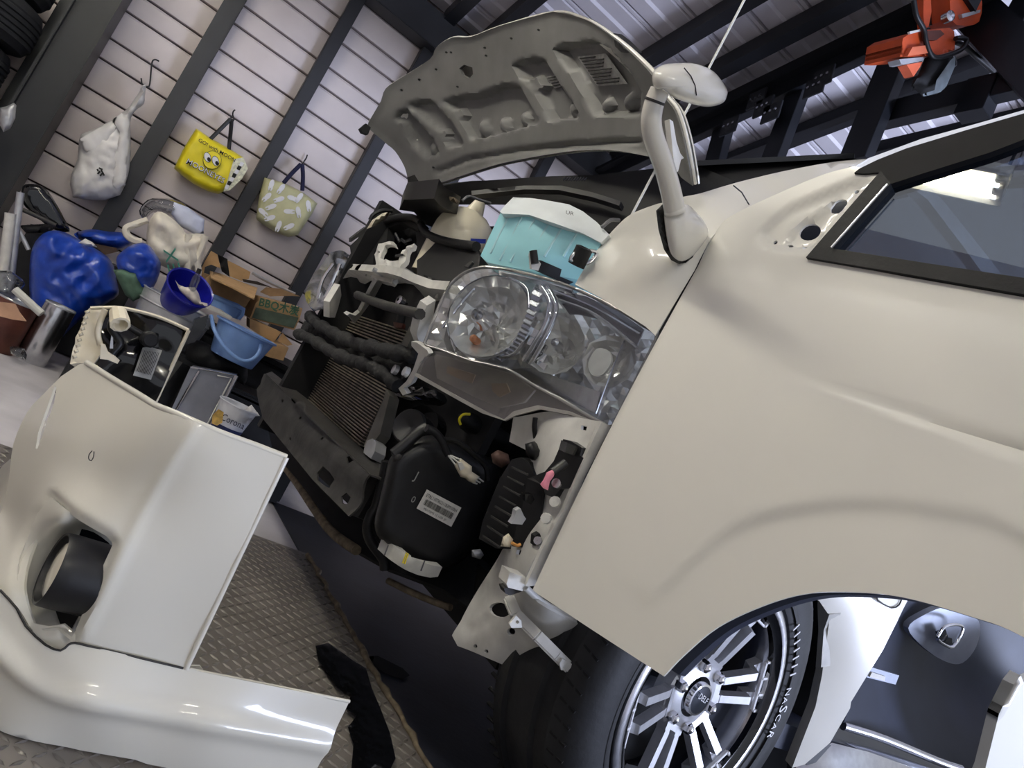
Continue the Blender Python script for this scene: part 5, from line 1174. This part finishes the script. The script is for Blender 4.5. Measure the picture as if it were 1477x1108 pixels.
sc3 = MB().box(-.40, .12, 4.24, 4.52, 0, .50).box(-.41,.13,4.23,4.53,.47,.51).done('storage_crate', BLACKP, bevel=.01); thing(sc3, 'dark storage crate behind the large blue bag against the wall', 'crate')
# cans on the floor at the far left
def can(px_, py_, r, h, mt_, label, lid=True, cat='can'):
    c = at(px_, py_, Z=-.006); o = root('metal_can', c, label, cat, 'cans on the floor by the wall')
    MB().lathe([(r*.96,0),(r,.006),(r,h-.006),(r*.97,h)], c, (0,0,1), 28).done('can_body', mt_, o, 40)
    MB().lathe([(r*.97,h),(r*.92,h),(r*.9,h-.006),(.0005,h-.006)], c, (0,0,1), 28).done('can_lid', GALV, o, 40)
    MB().lathe([(r*1.0,h-.004),(r*1.02,h),(r*.98,h+.004)], c, (0,0,1), 28).done('can_rim', GALV, o, 40)
    return o
can(43, 521, .062, .27, CHROMER, 'tall shiny tin can standing left of the blue bag')
can(22, 506, .055, .20, mat('dull_can', (150,140,124), .4, .5, var=.1), 'short dull grey can beside the tall shiny can')
can(-12, 500, .085, .22, BROWN, 'rust brown drum at the left edge of the photo')
cb = root('cardboard_scrap', at(10, 450, Y=3.5), 'torn pinkish cardboard flap lying on the brown drum', 'cardboard')
skin('flap', z('u5', -60,40, 180,70, 240,180, 320,285, 160,265, 0,225, -60,220), [(0,440,3.50),(30,460,3.48),(0,455,3.50)], mat('pink_card', (190,150,122), .8, var=.08), cb, .006, 5)
bg1 = pillow('clear_film', z('u5', 120,600, 200,590, 300,620, 330,700, 320,770, 230,740, 130,680), 3.58, .05, FILM, None, 4, .01, 60); thing(bg1, 'crumpled clear plastic film at the foot of the cans', 'plastic film')
bg2 = pillow('clear_film', r5(-30,560, 60,560, 130,610, 145,640, 80,720, -30,740), 3.7, .06, FILM, None, 5, .012, 50); thing(bg2, 'crumpled clear plastic film above the brown drum', 'plastic film')
pl = MB().tube([at(x, y, Y=Y) for x, y, Y in ((*r5(85,668)[0],3.60),(*r5(240,808)[0],3.57))], .016, 10).done('white_pole', WHITEROD); thing(pl, 'white plastic pole leaning behind the tin cans', 'pole')
# folding chair leaning on the wall
fcx = root('folding_chair', at(60, 400, Y=4.2), 'black folding chair with grey tube frame leaning by the column', 'chair')
pillow('seat', cr(r5(130,75, 190,62, 260,85, 320,170, 370,260, 400,335, 300,320, 200,240, 130,170), 3, True), 4.15, .06, BLACKG, fcx, 6, 0, edge=6)
pillow('backrest', r5(110,300, 260,290, 330,310, 280,340, 150,345), 4.05, .04, BLACKM, fcx, 6, 0, edge=4)
ptube('leg', [(x, y, 4.0) for x, y in r5(118,110, 95,300, 70,540, 40,760)], .016, GALV, fcx, 8, 3)
ptube('leg', [(x, y, 3.98) for x, y in r5(60,230, 40,400, 20,540, -10,740)], .022, LABELW, fcx, 8, 3)
ptube('crossbar', [(x, y, 4.02) for x, y in r5(110,330, 140,390, 165,440)], .010, GALV, fcx, 8, 2)
ptube('crossbar', [(x, y, 4.02) for x, y in r5(130,210, 220,250, 320,300)], .010, DUSTY, fcx, 8, 2)
# blue woven bags
bb1 = pillow('blue_bag', cr(r5(185,430, 250,345, 340,330, 440,372, 560,440, 640,505, 672,620, 680,700, 600,755, 520,790, 420,880, 300,980, 200,900, 175,760, 168,580), 3, True), 3.98, .30, BLUETARP, None, 5, .020, 16, seed=1, ridge=1.2, edge=32); thing(bb1, 'large bulging blue woven plastic bag beside the tin cans', 'bag', 'blue woven bags')
bb2 = pillow('blue_bag', cr(r5(668,500, 700,450, 760,412, 840,402, 900,470, 925,540, 880,660, 800,690, 700,600), 3, True), 3.52, .2, BLUETARP, None, 4.5, .016, 20, seed=2, ridge=1.2, edge=22); thing(bb2, 'smaller blue woven bag between the green cloth and canvas tote', 'bag', 'blue woven bags')
bb3 = pillow('blue_bag', cr(r5(425,348, 520,322, 620,335, 720,345, 765,400, 700,440, 600,430, 480,392), 3, True), 4.36, .25, BLUETARP, None, 6, .015, 14, seed=4, ridge=.5, edge=14); thing(bb3, 'flattened blue woven bag lying behind the large blue bag', 'bag', 'blue woven bags')
zp = pillow('knotted_rag', r5(450,400, 490,375, 530,395, 560,425, 500,420), 3.86, .04, PLASTICW, None, 3, .008, 60); thing(zp, 'knotted white rag on top of the large blue bag', 'rag')
bk_ = skin('brown_wallet', r5(520,400, 670,430, 680,450, 600,470, 560,430), 4.2, mat('brown_leather', (70,52,40), .6, var=.15), None, .05, 5); thing(bk_, 'dark brown flat box tucked between two blue bags', 'box')
# canvas tote, paper and film bag
ct = root('canvas_tote', at(*r5(1000,570)[0], Y=3.8), 'beige canvas tote bag with green lettering slumped on the blue bag', 'bag')
pillow('bag_body', cr(r5(842,400, 850,300, 885,230, 930,222, 985,255, 1050,315, 1075,350, 1180,350, 1170,470, 1140,560, 1060,562, 960,545, 870,490), 2, True), 3.78, .26, CANVAS, ct, 4.5, .016, 20, seed=6, ridge=1.1, edge=18)
ptube('strap', [(x, y, 3.72) for x, y in r5(850,268, 780,292, 725,318, 735,360, 770,385, 815,395)], .016, CANVAS, ct, 6, 4)
ptube('strap', [(x, y, 3.66) for x, y in r5(1085,350, 1075,420, 1085,500, 1075,560)], .016, CANVAS, ct, 6, 3)
ptube('strap', [(x, y, 3.66) for x, y in r5(1180,360, 1160,430, 1130,500, 1140,560, 1130,610)], .016, CANVAS, ct, 6, 3)
ptext('tote_lettering', 'EX', r5(1040,560)[0], r5(1008,425)[0], 3.625, mat('green_letter', (60,130,110), .7, var=.05), ct, hscale=.8)
pw_ = pillow('white_paper', r5(1000,165, 1080,195, 1175,265, 1170,365, 1110,345, 1030,300, 985,235), 3.9, .06, mat('bluish_paper', (205,212,235), .6, var=.04), None, 5, .008, 30); thing(pw_, 'crumpled white paper sheet sticking up behind the canvas tote', 'paper')
fb = pillow('film_bag', cr(r5(800,215, 850,152, 920,142, 1000,150, 1070,185, 1050,260, 960,240, 880,225, 830,270), 3, True), 4.0, .2, FILM, None, 5, .02, 20, seed=8, ridge=.5); thing(fb, 'crumpled clear plastic bag on top of the pile against the wall', 'bag')
gc = pillow('green_cloth', r5(650,555, 700,552, 785,570, 800,620, 815,652, 890,690, 840,700, 765,738, 720,700, 690,640), 3.42, .06, GREENCL, None, 5, .01, 25, seed=3); thing(gc, 'folded dull green cloth draped over the tin tub', 'cloth')
# tin tub
tc_ = at(246, 462, Y=3.40); tc_.z = .347
tub = root('tin_tub', tc_, 'round galvanised tin tub behind the spare headlamp', 'tub')
MB().lathe([(.0005,0),(.125,0),(.13,.006),(.150,.17),(.156,.175),(.153,.178),(.146,.170),(.126,.012),(.0005,.010)], tc_, (0,0,1), 40).done('tub_body', GALV, tub, 40)
for h in (.05, .13): MB().lathe([(.133+h*.1,h-.005),(.138+h*.1,h),(.133+h*.1,h+.005)], tc_, (0,0,1), 40).done('tub_bead', GALV, tub, 40)
# deep blue basket in the tub
bc0 = at(*t3(400,440)[0], Y=3.32); ax = (at(*t3(530,300)[0], Y=3.24)-bc0).normalized()
bas = root('blue_basket', bc0, 'deep blue round plastic basket full of rags standing in the tin tub', 'basket')
MB().lathe([(.0005,.0),(.066,0),(.070,.004),(.095,.118),(.099,.120),(.098,.125),(.092,.121),(.067,.010),(.0005,.008)], bc0, ax, 40).done('basket_body', DEEPBLUE, bas, 40)
rgc = pillow('patterned_rag', t3(400,240, 430,280, 480,300, 560,300, 590,350, 610,420, 660,430, 660,455, 560,440, 500,390, 440,330), 3.2, .07, mat('patterned_cloth', (225,215,205), .9, var=.12, scale=40), None, 4, .008, 40); thing(rgc, 'pale patterned rag in the deep blue basket', 'rag')
bt_ = root('spray_bottle', at(*t3(545,290)[0], Y=3.18), 'small clear spray bottle standing in the deep blue basket', 'bottle')
b0, b1v = at(*t3(545,295)[0], Y=3.18), at(*t3(585,190)[0], Y=3.18)
MB().lathe([(.010,-.03),(.016,0),(.016,.035),(.008,.05),(.008,.058)], b0, b1v-b0, 14).done('bottle_body', FILM, bt_, 40)
MB().lathe([(.009,.055),(.009,.075),(.0005,.076)], b0, b1v-b0, 12).done('bottle_cap', BLACKP, bt_, 40)
# cardboard boxes
def flatbox(name, face, Y, deep, mt_, label, group=None):
    o = root(name, at(*face[0], Y=Y), label, 'box', group)
    skin('front_panel', face, Y, mt_, o, .005, 8, back=(0, deep, 0)); return o
ob = flatbox('cardboard_box', t3(620,250, 680,205, 860,265, 1050,345, 1000,400, 955,470, 800,425, 660,365), 3.75, .30, CARD, 'open cardboard box with raised flaps against the wall', 'cardboard boxes')
skin('flap', t3(680,170, 760,190, 880,240, 1060,305, 1035,390, 990,370, 860,300, 690,222), [(300,395,3.70),(370,420,3.68),(340,410,3.66)], CARD, ob, .006, 7)
skin('flap', t3(600,180, 640,95, 690,10, 740,40, 765,150, 690,120, 640,140, 620,250), 3.86, CARD, ob, .006, 7)
skin('flap', t3(820,85, 900,125, 1005,180, 990,235, 930,250, 840,215), 4.02, CARD, ob, .006, 7)
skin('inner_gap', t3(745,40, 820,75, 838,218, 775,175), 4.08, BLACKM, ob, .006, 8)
bl_ = flatbox('plastic_bin', t3(700,365, 820,415, 950,478, 905,560, 860,545, 770,480, 690,445), 3.60, .12, SKYBLUE, 'pale blue plastic bin with a rimmed lid under the open cardboard box')
ptube('bin_rim', [(x, y, 3.60) for x, y in t3(700,372, 820,420, 945,480, 905,555)], .012, SKYBLUE, bl_, 6, 2)
bc2 = flatbox('book', t3(660,475, 690,455, 860,540, 840,560, 780,520), 3.45, .15, LABELW, 'white printed carton wedged behind the light blue bucket')
bq = flatbox('charcoal_box', t3(1000,548, 1045,430, 1095,385, 1420,470, 1395,560, 1355,645), 3.72, .30, CARD, 'charcoal carton with green BBQ lettering by the headlamp', 'cardboard boxes')
skin('green_band', t3(1050,462, 1390,545, 1350,628, 1015,545), 3.712, mat('dull_green_print', (70,84,70), .7, var=.15, scale=25), bq, .003, 8)
ptext('box_lettering', 'BBQ木炭', t3(1068,447)[0], t3(1385,527)[0], 3.71, GREENPR, bq, bold=.02, hscale=1.1)
skin('flap', t3(1080,340, 1130,300, 1250,315, 1405,375, 1330,370, 1160,375), 3.80, CARDD, bq, .006, 7)
skin('flap', t3(940,235, 1060,255, 1240,330, 1380,365, 1330,372, 1150,300, 950,258), 3.95, mat('dark_strip', (58,46,38), .6, var=.2), bq, .012, 7)
ptube('metal_strip', [(x, y, 3.9) for x, y in t3(1020,185, 1150,260, 1360,355)], .008, GALV, bq, 6, 2)
b2x = flatbox('cardboard_box', t3(1000,555, 1100,595, 1250,662, 1190,738, 1090,690, 1000,630), 3.62, .12, CARD, 'small tan carton under the charcoal carton', 'cardboard boxes')
skin('flap', t3(1260,665, 1340,760, 1300,770, 1220,730), 3.6, CARD, b2x, .006, 6)
b3x = flatbox('cardboard_box', t3(1085,730, 1190,745, 1310,785, 1265,888, 1150,860, 1050,820), 3.54, .3, CARD, 'lower tan carton right of the light blue bucket', 'cardboard boxes')
# light blue bucket with bail handle
kb = at(*t3(850,880)[0], Y=3.22); kb.z = max(kb.z, .3)
kt = at(*t3(905,605)[0], Y=3.22); hgt = kt.z-kb.z
bu = root('light_blue_bucket', kb, 'light blue plastic bucket with drooping handle on the black cloth', 'bucket')
MB().lathe([(.0005,0),(.088,0),(.092,.004),(.122,hgt-.01),(.132,hgt-.008),(.133,hgt),(.120,hgt),(.089,.01),(.0005,.008)], kb, (0,0,1), 40).done('bucket_body', SKYBLUE, bu, 40)
ptube('handle', [(x, y, Y) for (x, y), Y in zip(t3(690,530, 715,640, 790,770, 900,870, 990,888, 1060,840, 1085,760, 1070,735), (3.20,3.12,3.08,3.07,3.07,3.08,3.12,3.18))], .008, SKYBLUE, bu, 8, 4)
bc3 = pillow('black_cloth', cr(t3(640,760, 760,830, 880,890, 970,920, 985,1040, 950,1110, 880,1060, 860,1010, 740,1015, 590,970, 470,905, 470,800, 560,740), 2, True), 3.12, .14, BLACKM, None, 6, .012, 25, seed=5); bc3.location.y += .14; bc3.location.x += .02; thing(bc3, 'black cloth bundle under the light blue bucket', 'cloth')
dsk = skin('glossy_board', t3(560,560, 670,520, 640,640, 560,740, 480,760), 3.15, BLACKG, None, .04, 8); thing(dsk, 'dark glossy panel between the bucket and the spare headlamp', 'panel')
# grey metal case
cs = root('metal_case', (.46, 3.0, 0), 'grey metal case with bright edges standing behind the bumper', 'case')
CY_ = [(290,530,3.10),(250,620,3.07),(330,545,3.10)]
cface = s1(1095,437, 1360,485, 1195,800)+[(265,690),(212,668)]
skin('case_body', cface, CY_, LILAC, cs, .1, 9, back=(.02,.11,0))
ptube('case_edge', [(x, y, 3.085) for x, y in s1(1360,485, 1280,640, 1195,800)], .010, CHROMER, cs, 6, 1)
ptube('case_edge', [(x, y, 3.085) for x, y in s1(1095,437, 1230,460, 1360,485)], .005, CHROMER, cs, 6, 1)
ptube('case_edge', [(x, y, 3.08) for x, y in s1(1145,460, 1060,600, 1000,705)], .006, CHROMER, cs, 6, 1)
ptube('case_bead', [(x, y, 3.075) for x, y in s1(1250,485, 1330,500, 1190,770, 1100,760)], .003, WHITEROD, cs, 6, 1)
dk2 = skin('dark_board', s1(1050,410, 1095,437, 960,690)+[(205,668)]+s1(880,640), [(250,540,3.06),(200,660,3.04)], BLACKM, None, .03, 9); thing(dk2, 'dark board leaning between the grey case and spare headlamp', 'board')
# beer bucket
def t7(*a): return z('t7', *a)
cb0 = at(*t7(105,300)[0], Y=2.98); cb0.z = .142; ct0 = at(*t7(215,120)[0], Y=2.98); hh = ct0.z-cb0.z
ck = root('beer_bucket', cb0, 'white tin beer bucket with dark blue lettering beside the grey case', 'bucket')
prf = lambda h: .052+(.076-.052)*h/hh
MB().lathe([(.0005,0),(.052,0),(prf(hh),hh),(prf(hh)+.004,hh),(prf(hh)+.003,hh+.004),(prf(hh)-.003,hh),(.049,.006),(.0005,.006)], cb0, (0,0,1), 36).done('bucket_body', mat('white_tin', (214,216,222), .3, .2, var=.05), ck, 40)
MB().lathe([(.0535,.002),(prf(hh*.36)+.0012,hh*.36)], cb0, (0,0,1), 36).done('blue_band', mat('dark_blue_print', (34,44,86), .4, var=.1), ck, 40)
cam2 = (Vector((CAM.x, CAM.y, cb0.z))-cb0).normalized(); sd = Vector((-cam2.y, cam2.x, 0))
q0 = cb0+Vector((0,0,hh*.50))
text('bucket_lettering', 'Corona', q0+sd*-.035+cam2*.067, q0+sd*.055+cam2*.062, cam2, mat('navy_print', (22,26,54), .5, var=0), ck, off=.004, hscale=1.3)
skin('gold_print', t7(30,180, 70,140, 105,160, 95,230, 60,250, 25,235), 2.905, mat('gold_print_mat', (196,160,84), .5, var=.2, scale=50), ck, .001, 4)
nk = pillow('paper_napkin', t7(230,150, 290,110, 330,165, 345,185, 280,190), 2.95, .03, PLASTICW, None, 4, .006, 50); thing(nk, 'white paper napkin sticking out of the beer bucket', 'paper')
